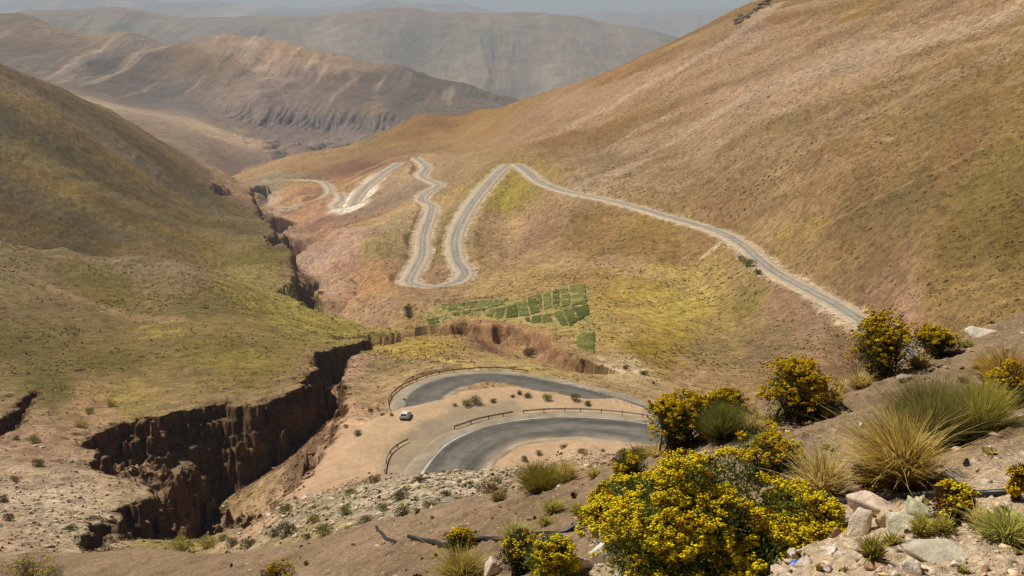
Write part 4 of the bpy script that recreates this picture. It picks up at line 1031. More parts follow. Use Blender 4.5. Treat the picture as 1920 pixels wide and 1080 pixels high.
# ------------------------------------------------------------------ guard rails, delineators
def mat_plain(name, col, rough=0.6, spec=0.3, noise=8.0, amt=0.25, metal=0.0):
    k = NT(name, rough, spec); p = k.pos()
    f = k.ramp(k.noise(p, noise, 5, 0.65), 0.25, 0.75, 1 - amt, 1 + amt)
    g = k.n('ShaderNodeCombineColor')
    for i in range(3): k.l(f, g.inputs[i])
    k.color(k.mix(1.0, tuple(col), g.outputs[0], 'MULTIPLY'))
    k.b.inputs['Metallic'].default_value = metal
    return k.m
M['rail'] = mat_plain('weathered steel', lin((164, 148, 122)) * 0.9, 0.6, 0.3, 3.0, 0.35)
M['railpale'] = mat_plain('galvanised steel', lin((196, 188, 170)) * 0.9, 0.5, 0.4, 3.0, 0.25)
M['post'] = mat_plain('rail post', lin((95, 78, 60)), 0.8, 0.2, 5.0, 0.3)
M['white'] = mat_plain('white paint', (0.78, 0.77, 0.74), 0.4, 0.4, 6.0, 0.06)

def boxv(c, s, R=None):
    v = np.array([[x, y, z] for z in (-.5, .5) for y in (-.5, .5) for x in (-.5, .5)]) * np.array(s)
    if R is not None: v = v @ np.array(R).T
    return v + np.array(c), np.array([[0, 2, 3, 1], [4, 5, 7, 6], [0, 1, 5, 4], [2, 6, 7, 3], [0, 4, 6, 2], [1, 3, 7, 5]])

def guard_rail(pix, label, mat, z=None, pole=3.8, F=T):
    P = np.array([F.hit(q[0], q[1], 140) if q[0] > 300 else (q[0], q[1], 0) for q in pix])
    C = resample(catmull(P, 10), 1.0)
    C[:, 2] = F.at(C[:, 0], C[:, 1])
    kk = np.ones(5) / 5; C[2:-2, 2] = np.convolve(C[:, 2], kk, 'valid')
    org = C[0].copy()
    root = empty('guard_rail', org, 0, label, 'guard rail')
    C = C - org
    tan_ = np.gradient(C, axis=0); tan_ /= np.linalg.norm(tan_[:, :2], axis=1, keepdims=True)
    nor = np.stack([-tan_[:, 1], tan_[:, 0], 0 * tan_[:, 0]], 1)
    prof = [(0.0, 0.42), (0.075, 0.48), (0.075, 0.53), (0.0, 0.58), (0.0, 0.62), (0.075, 0.67), (0.075, 0.72), (0.0, 0.78), (-0.03, 0.78), (-0.03, 0.42)]
    V = np.stack([C + nor * a + np.array([0, 0, b]) for a, b in prof], 1)
    n, m = len(C), len(prof); i = np.arange(n * m).reshape(n, m); j = np.roll(i, -1, 1)
    q = np.stack([i[:-1], j[:-1], j[1:], i[1:]], -1).reshape(-1, 4)
    raw_mesh('rail_beam', V, q, 4, mat, parent=root)
    L = np.arange(0, n, 1)
    for t in np.arange(0.6, n - 1, pole):
        a = C[int(t)]; th = math.atan2(tan_[int(t)][1], tan_[int(t)][0])
        R = [[cos(th), -sin(th), 0], [sin(th), cos(th), 0], [0, 0, 1]]
        v, f = boxv(a + nor[int(t)] * -0.09 + np.array([0, 0, 0.3]), (0.13, 0.12, 1.0), R)
        raw_mesh('post', v, f, 4, M['post'], parent=root)
    return root
guard_rail([(721, 888), (724, 868), (733, 850), (748, 838), (765, 829)], 'short curved guard rail left of the near hairpin', M['rail'])
def offset_line(c, o, a, b):
    t = np.gradient(c[:, :2], axis=0); t /= np.linalg.norm(t, axis=1, keepdims=True)
    return c[a:b, :2] + np.stack([-t[:, 1], t[:, 0]], 1)[a:b] * o
class Direct:
    pass
def project(p):
    x, y, z = p
    f = y * CP - z * SP; up = y * SP + z * CP
    return 960 + FPX * x / f, 540 - FPX * up / f
ol = offset_line(low_c, 7.9, 0, len(low_c))
zz = T.at(ol[:, 0], ol[:, 1])
olp = [project((a[0], a[1], b)) for a, b in zip(ol, zz)]
def rail_along(c, off, u0, u1, label, mat):
    o_ = offset_line(c, off, 0, len(c)); w_ = [project((a[0], a[1], b)) for a, b in zip(o_, c[:, 2])]
    k_ = [i for i in range(len(o_)) if u0 <= w_[i][0] <= u1 and w_[i][1] < 806]
    guard_rail([o_[i] for i in (k_[::3] + k_[-1:])], label, mat)
rail_along(near_c, 8.7, 803, 966, 'brown guard rail along the outside of the near hairpin', M['rail'])
rail_along(near_c, 8.7, 964, 1225, 'pale guard rail along the far right edge of the near hairpin', M['railpale'])
i0_ = int(np.argmin([q[0] for q in olp])) - 3
sel = [i for i in range(len(olp)) if i >= i0_ and olp[i][0] < 1010]
guard_rail([ol[i] for i in sel[::4]], 'dark guard rail around the bend of the lower hairpin', M['rail'])
for (u, v) in [(1062, 719), (1078, 725), (1094, 730), (1109, 735), (1125, 741), (1139, 746), (1154, 752), (1169, 757), (1184, 763)]:
    h = T.hit(u, v, 150)
    root = empty('road_post', h, 0, 'short white marker post beside the far arm of the lower hairpin', 'marker post', 'white marker posts along the road')
    a = np.arange(8) * pi / 4
    V = np.concatenate([np.stack([0.08 * np.cos(a), 0.08 * np.sin(a), z + 0 * a], 1) for z in (-0.3, 0.78)] + [np.stack([0.05 * np.cos(a), 0.05 * np.sin(a), 0.82 + 0 * a], 1)])
    F_ = [[r * 8 + j, r * 8 + (j + 1) % 8, (r + 1) * 8 + (j + 1) % 8, (r + 1) * 8 + j] for r in range(2) for j in range(8)] + [[16, 17, 18, 19], [16, 19, 20, 23], [20, 21, 22, 23]]
    raw_mesh('shaft', V, F_, 4, M['white'], parent=root)
    V2 = V.copy(); V2 = np.concatenate([np.stack([0.088 * np.cos(a), 0.088 * np.sin(a), z + 0 * a], 1) for z in (0.55, 0.66)])
    raw_mesh('reflector_band', V2, F_[:8], 4, M['post'], parent=root)

# ------------------------------------------------------------------ the white car
M['carwhite'] = mat_plain('dusty white car paint', (0.62, 0.60, 0.56), 0.45, 0.4, 3.0, 0.08)
M['glass'] = mat_plain('car glass', (0.03, 0.04, 0.05), 0.15, 0.5, 2.0, 0.1)
M['tyre'] = mat_plain('tyre rubber', (0.02, 0.02, 0.02), 0.9, 0.1, 20.0, 0.2)
M['rim'] = mat_plain('wheel rim', (0.35, 0.35, 0.36), 0.4, 0.5, 20.0, 0.1)
M['lamp'] = mat_plain('red tail lamp', (0.35, 0.02, 0.015), 0.3, 0.5, 20.0, 0.1)
M['trim'] = mat_plain('dark bumper plastic', (0.035, 0.035, 0.036), 0.7, 0.2, 20.0, 0.15)
def loft(secs, name, mat, parent, cap=True):
    secs = np.array(secs); n, m = secs.shape[:2]
    i = np.arange(n * m).reshape(n, m); j = np.roll(i, -1, 1)
    F_ = np.stack([i[:-1], i[1:], j[1:], j[:-1]], -1).reshape(-1, 4).tolist()
    bm = bmesh.new(); vs = [bm.verts.new(q) for q in secs.reshape(-1, 3)]
    for f in F_: bm.faces.new([vs[x] for x in f])
    if cap:
        bm.faces.new([vs[x] for x in i[0]]); bm.faces.new([vs[x] for x in i[-1][::-1]])
    bmesh.ops.recalc_face_normals(bm, faces=bm.faces)
    me = bpy.data.meshes.new(name); bm.to_mesh(me); bm.free(); me.materials.append(mat)
    o = bpy.data.objects.new(name, me); COL.objects.link(o); o.parent = parent
    return o
def car(loc, rz):
    root = empty('parked_car', loc, rz, 'white car parked alone on the sandy lay-by, seen from behind', 'car')
    # y = forward; section: width and height along the car
    def sec(y, zb, zt, wb, wt, r=0.12):
        return [(-wb, y, zb), (-wb - 0.02, y, (zb + zt) / 2), (-wt, y, zt - r * 0.5), (-wt + r, y, zt), (wt - r, y, zt), (wt, y, zt - r * 0.5), (wb + 0.02, y, (zb + zt) / 2), (wb, y, zb)]
    loft([sec(-2.1, .42, .82, .78, .74), sec(-2.02, .3, .98, .86, .8), sec(-1.2, .26, 1.0, .9, .84), sec(0.9, .26, .98, .9, .84), sec(1.5, .28, .92, .88, .8), sec(2.05, .32, .78, .82, .72), sec(2.15, .42, .66, .74, .66)], 'body', M['carwhite'], root)
    loft([sec(-2.0, .97, 1.0, .76, .76, .02), sec(-1.6, .97, 1.44, .76, .6), sec(-0.9, .97, 1.52, .77, .62), sec(0.1, .97, 1.5, .77, .62), sec(0.95, .95, .99, .76, .74, .02)], 'cabin', M['carwhite'], root)
    def pane(pts, name='window'):
        v = np.array(pts); raw_mesh(name, v, [0, 1, 2, 3], 4, M['glass'], parent=root)
    pane([(-.64, -1.985, 1.02), (.64, -1.985, 1.02), (.52, -1.67, 1.375), (-.52, -1.67, 1.375)], 'rear_window')
    pane([(-.64, .93, 1.03), (-.52, .24, 1.44), (.52, .24, 1.44), (.64, .93, 1.03)], 'windscreen')
    for sx in (-1, 1):
        for ya, yb in ((-1.5, -.45), (-.38, .5)):
            yt0, yt1 = ya + 0.12, min(yb, 0.15 if yb > 0 else yb)
            pane([(sx * .795, ya, 1.03), (sx * .795, yb, 1.03), (sx * .675, yt1, 1.41), (sx * .675, yt0, 1.41)], 'side_window')
        v, f = boxv((sx * .66, -2.085, .8), (.22, .06, .15)); raw_mesh('tail_lamp', v, f, 4, M['lamp'], parent=root)
        v, f = boxv((sx * .62, 2.08, .66), (.28, .08, .12)); raw_mesh('headlight', v, f, 4, M['rim'], parent=root)
        v, f = boxv((sx * .95, .62, 1.02), (.16, .1, .12)); raw_mesh('mirror', v, f, 4, M['trim'], parent=root)
        for yy in (-1.3, 1.28):
            w = empty('wheel', (sx * .8, yy, .31)); w.parent = root
            a = np.arange(20) * 2 * pi / 20
            rr = [(.2, -.1), (.31, -.1), (.32, 0), (.31, .1), (.2, .1)]
            V = np.concatenate([np.stack([x + 0 * a, r * np.cos(a), r * np.sin(a)], 1) for r, x in rr])
            F_ = [[q * 20 + j, q * 20 + (j + 1) % 20, (q + 1) * 20 + (j + 1) % 20, (q + 1) * 20 + j] for q in range(4) for j in range(20)]
            raw_mesh('tyre', V, F_, 4, M['tyre'], parent=w)
            V = np.concatenate([np.stack([x + 0 * a, r * np.cos(a), r * np.sin(a)], 1) for r, x in ((.2, -.09), (.17, -.06), (.03, -.07), (.03, .07), (.17, .06), (.2, .09))])
            F_ = [[q * 20 + j, q * 20 + (j + 1) % 20, (q + 1) * 20 + (j + 1) % 20, (q + 1) * 20 + j] for q in range(5) for j in range(20)]
            raw_mesh('rim', V, F_, 4, M['rim'], parent=w)
    v, f = boxv((0, -2.1, .4), (1.6, .1, .16)); raw_mesh('bumper', v, f, 4, M['trim'], parent=root)
    v, f = boxv((0, -2.095, .72), (.5, .04, .11)); raw_mesh('number_plate', v, f, 4, M['rim'], parent=root)
    return root
ch = T.hit(759, 788, 140)
CAR = car((ch[0], ch[1] + 1.6, float(T.at(ch[0], ch[1] + 1.6))), radians(-8))
CAR.scale = (0.98, 0.85, 0.88)

# dark crag and pale boulders high on the right hillside
rng = np.random.default_rng(77)
for i in range(18):
    f = (i + 0.5) / 18; u = 1378 + 62 * f + rng.normal(0, 3); v = max(48 - 46 * f + rng.normal(0, 3), -4)
    h = T.hit(u, v, 600); bv, bf = rock_template(900 + i, 12, 0.8, sub=1, disp=0.12)
    s_ = rng.uniform(3.5, 7.0)
    o = raw_mesh('crag', bv * s_ * np.array([1.2, 1, .9]), bf, 3, M['rock']); add_color(o.data, 'albedo', np.ones((len(bv), 3)) * lin((118, 92, 58)) / 1.2 * rng.uniform(.6, 1.2))
    o.location = h; tag(o, 'dark crag in the rocky outcrop near the top edge of the right hillside', 'rock outcrop', 'dark crags near the top of the right hillside')
for u, v, w, lab in ((1262, 172, 9, 'pale boulder upper left on the right hillside'), (1250, 188, 12, 'largest pale boulder on the left part of the right hillside'), (1326, 194, 12, 'pale boulder standing alone in the middle of the right hillside'), (1440, 181, 10, 'pale boulder beside a dark ledge on the right hillside'), (1446, 12, 8, 'small pale boulder under the dark crag')):
    h = T.hit(u, v, 500); bv, bf = SMALL[int(u) % 8]; s_ = w * np.linalg.norm(h) / FPX / 2
    o = raw_mesh('boulder', bv * s_ * np.array([1.2, 1, .9]), bf, 3, M['rock']); add_color(o.data, 'albedo', np.ones((len(bv), 3)) * lin((220, 200, 172)) / 1.3)
    o.location = h + np.array([0, 0, s_ * .2]); tag(o, lab, 'boulder', 'pale boulders on the right hillside')

# ------------------------------------------------------------------ shrubs on the middle ground, copied from four grown plants
def rand_unit(n, up=0.0):
    d = rng.normal(size=(n, 3)); d[:, 2] += up
    return d / np.linalg.norm(d, axis=1, keepdims=True)
def leaves_mesh(P, D, L, W, fold=0.0):
    """P base points, D direction, L length, W width -> diamond leaves (two triangles)"""
    t = np.cross(D, rand_unit(len(P))); t /= np.linalg.norm(t, axis=1, keepdims=True) + 1e-9
    a = P; b = P + D * L[:, None] * 0.5 + t * W[:, None] * 0.5; c = P + D * L[:, None]; d = P + D * L[:, None] * 0.5 - t * W[:, None] * 0.5
    V = np.stack([a, b, c, d], 1).reshape(-1, 3)
    return V, np.arange(len(P) * 4).reshape(-1, 4)
def dome_points(n, w, h, lobes, shell=0.45, mounds=None):
    """points in an uneven dome made of lobes; returns points and outward directions"""
    L = []
    for i in range(lobes):
        a = rng.uniform(0, 6.28); r = math.sqrt(rng.random()) * 0.62
        z = rng.uniform(0.25, 0.8) * (1 - 0.6 * r)
        if mounds:
            mx, my, mw, mh = mounds[i % len(mounds)]
            L.append(((mx + r * cos(a) * mw * 0.7) * w, (my + r * sin(a) * mw * 0.7) * w, z * mh * h, rng.uniform(0.16, 0.3) * min(mw * w, mh * h * 1.3)))
        else:
            R_ = rng.uniform(0.16, 0.32) * min(w, h * 1.3)
            L.append((r * cos(a) * (w / 2 - R_ * 0.6) * 1.25, r * sin(a) * (w / 2 - R_ * 0.6) * 1.25, min(z * h, h - R_ * 0.9), R_))
    L = np.array(L)
    q = rng.integers(0, lobes, n)
    d = rand_unit(n, 0.35)
    rad = L[q, 3] * (1 - shell * rng.random(n) ** 1.8)
    P = L[q, :3] + d * rad[:, None]
    P[:, 2] = np.abs(P[:, 2]) + 0.01
    return P, d, L
def stems_mesh(ends, r0=0.012, r1=0.004, base_r=0.06, seg=4):
    CO, FF = [], []; b0 = 0
    for e in ends:
        s0 = np.array([rng.normal() * base_r, rng.normal() * base_r, -0.05])
        mid = s0 * 0.6 + e * 0.4 + np.array([0, 0, 0.1 * e[2]])
        ts = np.linspace(0, 1, seg + 1)[:, None]
        C = (1 - ts) ** 2 * s0 + 2 * ts * (1 - ts) * mid + ts ** 2 * e
        a = np.arange(4) * pi / 2
        for i, c in enumerate(C):
            r = r0 + (r1 - r0) * i / seg
            CO.append(np.stack([c[0] + r * np.cos(a), c[1] + r * np.sin(a), c[2] + 0 * a], 1))
        for i in range(seg):
            for j in range(4):
                FF.append([b0 + i * 4 + j, b0 + i * 4 + (j + 1) % 4, b0 + (i + 1) * 4 + (j + 1) % 4, b0 + (i + 1) * 4 + j])
        b0 += (seg + 1) * 4
    return np.vstack(CO), np.array(FF)
def small_shrub(label, col, group):
    root = empty('shrub', (0, 0, 0), 0, label, 'shrub', group)
    P, d, L = dome_points(900, 1.0, 0.62, 9, 0.6)
    V, F_ = leaves_mesh(P, (d + rand_unit(len(P)) * 0.7), rng.uniform(.05, .11, len(P)), rng.uniform(.018, .04, len(P)))
    o = raw_mesh('foliage', V, F_, 4, M['leaf'], parent=root)
    c = np.asarray(col) * rng.uniform(0.5, 1.5, (len(P), 1)); add_color(o.data, 'albedo', np.repeat(c, 4, 0))
    V, F_ = stems_mesh(L[:, :3], 0.02, 0.008, 0.05)
    o = raw_mesh('stems', V, F_, 4, M['stem'], parent=root); add_color(o.data, 'albedo', np.ones((len(V), 3)) * lin((85, 66, 48)))
    return root
def copy_thing(root, loc, rz, sc, label=None):
    r = root.copy(); COL.objects.link(r); r.location = loc; r.rotation_euler = (0, 0, rz); r.scale = sc
    if label: r['label'] = label
    for ch in root.children:
        c = ch.copy(); COL.objects.link(c); c.parent = r
    return r
SHG = 'small shrubs on the middle ground'
SL = {'d': ('low dark olive shrub on the stony ground below the bank', lin((96, 90, 46)) * 0.9), 'g': ('low green shrub on the middle ground', lin((122, 120, 56))),
      'y': ('low yellow green cushion shrub on the middle ground', lin((172, 160, 74))), 'b': ('low brown withered shrub on the middle ground', lin((128, 102, 64)))}
PROTO = {}
SHR = """540 1003 44 d;592 980 40 g;642 965 48 g;682 988 52 d;755 935 32 d;702 908 26 b;800 955 40 g;838 930 32 d;862 945 38 g;915 935 56 b;762 970 38 d;604 1005 34 g;532 965 30 g;882 908 26 d;720 960 34 g;790 905 24 d;660 930 26 g;575 1010 30 d;940 905 24 g;
340 1040 62 y;442 1027 42 d;242 1052 52 d;418 1018 36 g;470 1028 32 d;385 1025 44 y;292 1048 40 g;200 1050 36 d;510 1008 30 d;
668 814 20 d;716 780 16 d;738 777 15 d;852 764 20 g;872 761 22 g;892 757 30 g;925 755 22 d;957 742 18 d;975 742 17 d;1085 750 24 g;1110 760 18 d;690 770 16 d;655 800 14 g;
66 875 28 d;130 905 22 d;122 945 20 b;20 975 20 d;60 990 24 d;132 993 24 d;10 940 20 d;96 805 34 g;60 830 24 g;36 822 22 b;110 855 28 b;170 775 30 g;210 760 30 y;230 790 34 d;150 800 24 y;30 905 20 b;190 1000 26 d;
762 588 24 d;775 592 20 d;1095 682 22 d;1180 690 20 d;1230 720 18 d;990 745 20 d;1020 750 18 g;1000 665 30 d;985 668 22 b;1210 700 16 d;1400 500 34 g;1385 490 26 g;1425 515 22 d;1060 840 20 d;1010 850 16 b;1090 852 18 g;1130 848 16 d;980 862 18 d;1170 852 20 g"""
for k_, it in enumerate(SHR.replace('\n', '').split(';')):
    u, v, w, t = it.split(); u, v, w = float(u), float(v), float(w)
    if v > 770 and u < 240 and k_ % 3 == 0: continue
    w *= rng.uniform(0.55, 1.25); u += rng.uniform(-8, 8); v += rng.uniform(-3, 3)
    h = T.hit(u, v, 60); m = w * np.linalg.norm(h) / FPX
    if t not in PROTO:
        PROTO[t] = small_shrub(SL[t][0], SL[t][1], SHG); r = PROTO[t]; r.location = h; r.scale = (m, m, m * rng.uniform(.75, 1.1))
    else:
        copy_thing(PROTO[t], h, rng.uniform(0, 6.28), (m, m * rng.uniform(.85, 1.2), m * rng.uniform(.7, 1.15)))

# ------------------------------------------------------------------ foreground: flowering bushes, grass tussocks, rocks, pipe
def gpt(u, v):
    return GB.hit(u, v, 2.2)
OCT_V = np.array([[1, 0, 0], [-1, 0, 0], [0, 1, 0], [0, -1, 0], [0, 0, 1], [0, 0, -1.0]]); OCT_F = np.array([[0, 2, 4], [2, 1, 4], [1, 3, 4], [3, 0, 4], [2, 0, 5], [1, 2, 5], [3, 1, 5], [0, 3, 5]])

def flower_bush(u, v, wpx, hpx, label, seed, detail=1.0, fl=1.0, leafc=(112, 122, 54), gold=0.35, depth=1.0, leafy=1.0, mounds=None):
    """u, v: middle of the bush's foot"""
    global rng
    rng = np.random.default_rng(seed)
    h = gpt(u, v); px = np.linalg.norm(h) / FPX
    W, H = wpx * px, hpx * px * 1.04
    root = empty('flowering_bush', h, rng.uniform(0, 6.28) * 0, label, 'flowering bush', 'yellow flowering bushes on the bank')
    lobes = int(18 + 16 * detail)
    nl = int(12000 * detail * leafy)
    P, d, L = dome_points(nl, W, H, lobes, 0.8, mounds)
    sc = 0.9 if W > 0.9 else 0.8
    D = d * 0.8 + rand_unit(nl, 0.3) * 0.8
    V, F_ = leaves_mesh(P, D / np.linalg.norm(D, axis=1, keepdims=True), rng.uniform(.018, .042, nl) * sc, rng.uniform(.006, .013, nl) * sc)
    o = raw_mesh('leaves', V, F_, 4, M['leaf'], parent=root)
    c = lin(leafc) * rng.uniform(0.5, 1.6, (nl, 1)); brown_ = rng.random(nl) < 0.12; c[brown_] = lin((96, 74, 40)) * rng.uniform(.6, 1.2, (brown_.sum(), 1))
    add_color(o.data, 'albedo', np.repeat(c, 4, 0))
    # twigs reach to the lobe tops
    ends = np.vstack([L[:, :3], P[rng.integers(0, nl, int(70 * detail))]])
    V, F_ = stems_mesh(ends, 0.009, 0.003, 0.10 * W)
    o = raw_mesh('stems', V, F_, 4, M['stem'], parent=root); add_color(o.data, 'albedo', np.ones((len(V), 3)) * lin((88, 68, 46)) * rng.uniform(0.7, 1.2, (len(V), 1)))
    # flower heads in sprays on the outside of each lobe, mostly on the upper side
    nc = int(1500 * detail * fl) if fl < 3 else 90
    q = rng.integers(0, lobes, nc); dd = rand_unit(nc, 1.15)
    C = L[q, :3] + dd * (L[q, 3] * rng.uniform(0.92, 1.28, nc))[:, None]
    ok = (C[:, 2] > 0.1 * H) & ((fbm(C[:, 0] / (0.10 * W + .03) + seed, (C[:, 2] + C[:, 1] * 0.6) / (0.10 * W + .03), 2, seed) + 0.3 * dd[:, 2] > 0.16 + 0.25 * (0.5 - fl * 0.4)) | (fl > 3))
    C, dd = C[ok], dd[ok]; nc = len(C)
    per = 20
    cr = rng.uniform(.012, .042, nc) * sc
    base = np.repeat(C, per, 0) + rand_unit(nc * per) * np.repeat(cr, per)[:, None] * rng.uniform(0.25, 1.0, (nc * per, 1)) * np.array([1.25, 1.25, 0.75])
    fs = rng.uniform(.0055, .0105, nc * per)[:, None] * np.array([1, 1, .5])
    co, ff = instances(OCT_V, OCT_F, base, fs, rng.uniform(0, 6.28, nc * per))
    o = raw_mesh('flowers', co, ff, 3, M['flower'], parent=root)
    yel = lin((254, 230, 36)) * 0.98; org = lin((228, 172, 20)) * 0.95; grn = lin((160, 160, 46)) * 0.85
    mixv = np.clip(np.repeat(rng.normal(gold - (0.08 if gold < .3 else 0.0), 0.28, nc), per) + rng.normal(0, 0.18, nc * per), 0, 1)[:, None]
    c = yel * (1 - mixv) + org * mixv
    gm = rng.random(nc * per) < 0.14; c[gm] = grn
    bm_ = np.repeat(rng.random(nc) < 0.07, per); c[bm_] = lin((150, 104, 30))
    c *= rng.uniform(0.75, 1.1, (len(c), 1))
    add_color(o.data, 'albedo', np.repeat(c, 6, 0))
    return root

def tussock(u, v, wpx, hpx, label, seed, n=900, cols=((222, 200, 118), (196, 158, 58), (128, 118, 40)), lean=(0, 0), spread=1.0, wid=0.004, name='grass_tussock', cat='grass tussock', group='dry grass tussocks on the bank', curl=0.7, heads=False):
    r = np.random.default_rng(seed)
    h = gpt(u, v); px = np.linalg.norm(h) / FPX
    W, H = wpx * px, hpx * px
    root = empty(name, h, 0, label, cat, group)
    a = r.uniform(0, 6.28, n); rad = np.sqrt(r.random(n))
    b0 = np.stack([np.cos(a) * rad, np.sin(a) * rad], 1) * W * 0.12
    out = np.stack([np.cos(a), np.sin(a)], 1) * (rad * r.uniform(0.4, 1.1, n) * W * 0.44 * spread)[:, None] + np.array(lean) * H
    L = H * r.uniform(0.55, 1.08, n) * (1 - 0.28 * rad)
    seg = 5; ts = np.linspace(0, 1, seg + 1)
    bend = curl * r.uniform(0.2, 1.2, n)
    CO = []
    wob = r.normal(0, 0.13, (n, 2)) * H * (1 + 2.0 * (r.random((n, 1)) < 0.12))
    ph = r.uniform(0, 6.28, n)
    side = np.stack([np.cos(ph), np.sin(ph), 0 * ph], 1)
    wd = wid * r.uniform(0.7, 1.4, n)
    for t in ts:
        xy_ = b0 + out * (t ** 1.6)[..., None] if False else b0 + out * t ** 1.6 + wob * (t * t)
        z = L * (t - bend * 0.5 * t ** 3) - 0.02
        c = np.concatenate([xy_, z[:, None]], 1)
        wv = (wd * (1 - 0.85 * t ** 1.5))[:, None] * side
        CO.append(c - wv); CO.append(c + wv)
    V = np.stack(CO, 1)  # n, 2*(seg+1), 3
    idx = np.arange(n)[:, None] * (2 * (seg + 1))
    F_ = np.concatenate([idx + np.array([2 * i, 2 * i + 1, 2 * i + 3, 2 * i + 2])[None] for i in range(seg)], 0)
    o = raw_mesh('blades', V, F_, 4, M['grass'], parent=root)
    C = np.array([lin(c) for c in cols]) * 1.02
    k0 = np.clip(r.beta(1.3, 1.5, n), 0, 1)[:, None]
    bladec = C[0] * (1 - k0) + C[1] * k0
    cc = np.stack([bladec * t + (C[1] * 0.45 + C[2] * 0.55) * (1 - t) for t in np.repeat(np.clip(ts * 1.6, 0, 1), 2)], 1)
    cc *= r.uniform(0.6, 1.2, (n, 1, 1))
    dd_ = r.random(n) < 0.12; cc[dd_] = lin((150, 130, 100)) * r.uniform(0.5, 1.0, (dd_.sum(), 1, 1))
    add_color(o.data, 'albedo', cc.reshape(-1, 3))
    # withered leaves round the foot
    nd = max(40, n // 5); a = r.uniform(0, 6.28, nd); rr = W * r.uniform(0.05, 0.26, nd)
    P = np.stack([np.cos(a) * rr, np.sin(a) * rr, r.uniform(0, 0.05, nd) * H], 1)
    D = np.stack([np.cos(a), np.sin(a), r.uniform(0.1, 1.0, nd)], 1); D /= np.linalg.norm(D, axis=1, keepdims=True)
    V, F2 = leaves_mesh(P, D, H * r.uniform(.12, .42, nd), wid * 2.2 * np.ones(nd))
    o = raw_mesh('withered_leaves', V, F2, 4, M['grass'], parent=root); add_color(o.data, 'albedo', np.ones((len(V), 3)) * lin((120, 92, 48)) * 0.8)
    return root

GREEN = ((176, 168, 82), (122, 128, 48), (84, 82, 34)); OLIVE = ((182, 170, 96), (132, 128, 58), (84, 74, 38)); STRAW = ((244, 228, 160), (222, 190, 96), (156, 130, 54)); LIME = ((220, 210, 112), (178, 168, 58), (118, 112, 40)); GOLD = ((236, 216, 134), (206, 172, 70), (130, 108, 42))
flower_bush(1350, 1085, 460, 300, 'largest yellow flowering bush, filling the bottom of the bank', 31, 3.0, 1.2, gold=0.18, mounds=[(-.10, 0, .42, .80), (.16, .05, .44, .66), (-.33, .1, .3, .62), (.36, .05, .3, .5), (-.02, -.16, .4, .6), (.02, .22, .36, .95), (-.2, .2, .3, .84)])
flower_bush(1250, 1130, 260, 220, 'dense yellow bush at the bottom edge in front of the largest bush', 32, 1.3, 1.3, gold=0.15)
flower_bush(1500, 1015, 160, 95, 'yellow flowering bush right of the largest bush, beside the pale rocks', 33, 1.0, 1.0, gold=0.2)
flower_bush(1430, 890, 140, 85, 'orange yellow flower sprays on thin stems behind the largest bush', 34, 0.5, 1.0, gold=0.6, leafy=0.5)
flower_bush(1275, 838, 130, 108, 'round golden bush left of the green grassy shrub on the bank edge', 35, 0.8, 1.19, gold=0.6, leafc=(80, 80, 36))
flower_bush(1360, 800, 90, 70, 'golden bush half hidden behind the green grassy shrub', 36, 0.4, 1.02, gold=0.6, leafc=(80, 80, 36))
flower_bush(1494, 780, 150, 108, 'round golden bush in the middle of the bank edge', 37, 0.9, 1.10, gold=0.65, leafc=(80, 80, 36))
flower_bush(1655, 708, 148, 112, 'tall dark bush with golden tips at the right of the bank edge', 38, 0.9, 0.72, gold=0.65, leafc=(80, 80, 36))
flower_bush(1755, 668, 95, 55, 'low golden bush between the tall dark bush and the pale slab', 39, 0.4, 0.85, gold=0.6, leafc=(80, 80, 36))
flower_bush(1885, 756, 100, 62, 'low golden brown bush at the right edge of the photo', 40, 0.45, 0.6, gold=0.7, leafc=(92, 78, 36))
flower_bush(1790, 985, 90, 72, 'small brown bush with few yellow flowers beside the black pipe', 41, 0.35, 0.5, gold=0.3, leafc=(84, 60, 40))
flower_bush(1180, 908, 70, 70, 'small yellow bush at the left edge of the bank behind the largest bush', 42, 0.35, 0.8, gold=0.35, leafc=(96, 96, 36))
flower_bush(1035, 1100, 100, 105, 'bright yellow bush left of the white rocks', 43, 0.55, 1.2, gold=0.15)
flower_bush(978, 1075, 95, 90, 'dark green bush with few flowers left of the bright yellow one', 44, 0.45, 0.25, gold=0.3, leafc=(70, 66, 30))
flower_bush(862, 1030, 62, 44, 'small orange yellow bush over the pipe at the lower left', 45, 0.25, 1.1, gold=0.6)
flower_bush(1902, 935, 48, 95, 'sparse stalks with orange flowers by the right end of the pipe', 46, 0.12, 4.0, gold=0.5, leafc=(92, 70, 44), leafy=0.6, mounds=[(0, 0, .5, 1.0), (.12, 0, .4, .62), (-.1, 0, .3, .4)])
flower_bush(1650, 920, 110, 50, 'low dark bush with yellow flecks under the tall golden tussock', 47, 0.35, 0.35, gold=0.3, leafc=(84, 74, 34))
flower_bush(55, 1105, 150, 60, 'green bush with yellow flecks in the bottom left corner', 48, 0.5, 0.35, gold=0.2, leafc=(86, 96, 40))
flower_bush(520, 1100, 70, 50, 'small brown bush with yellow flecks at the bottom edge', 49, 0.2, 0.4, gold=0.4, leafc=(98, 74, 44))
flower_bush(1135, 960, 60, 60, 'small leafy yellow bush by the pinkish rock', 50, 0.25, 0.9, gold=0.2, leafc=(84, 88, 36))

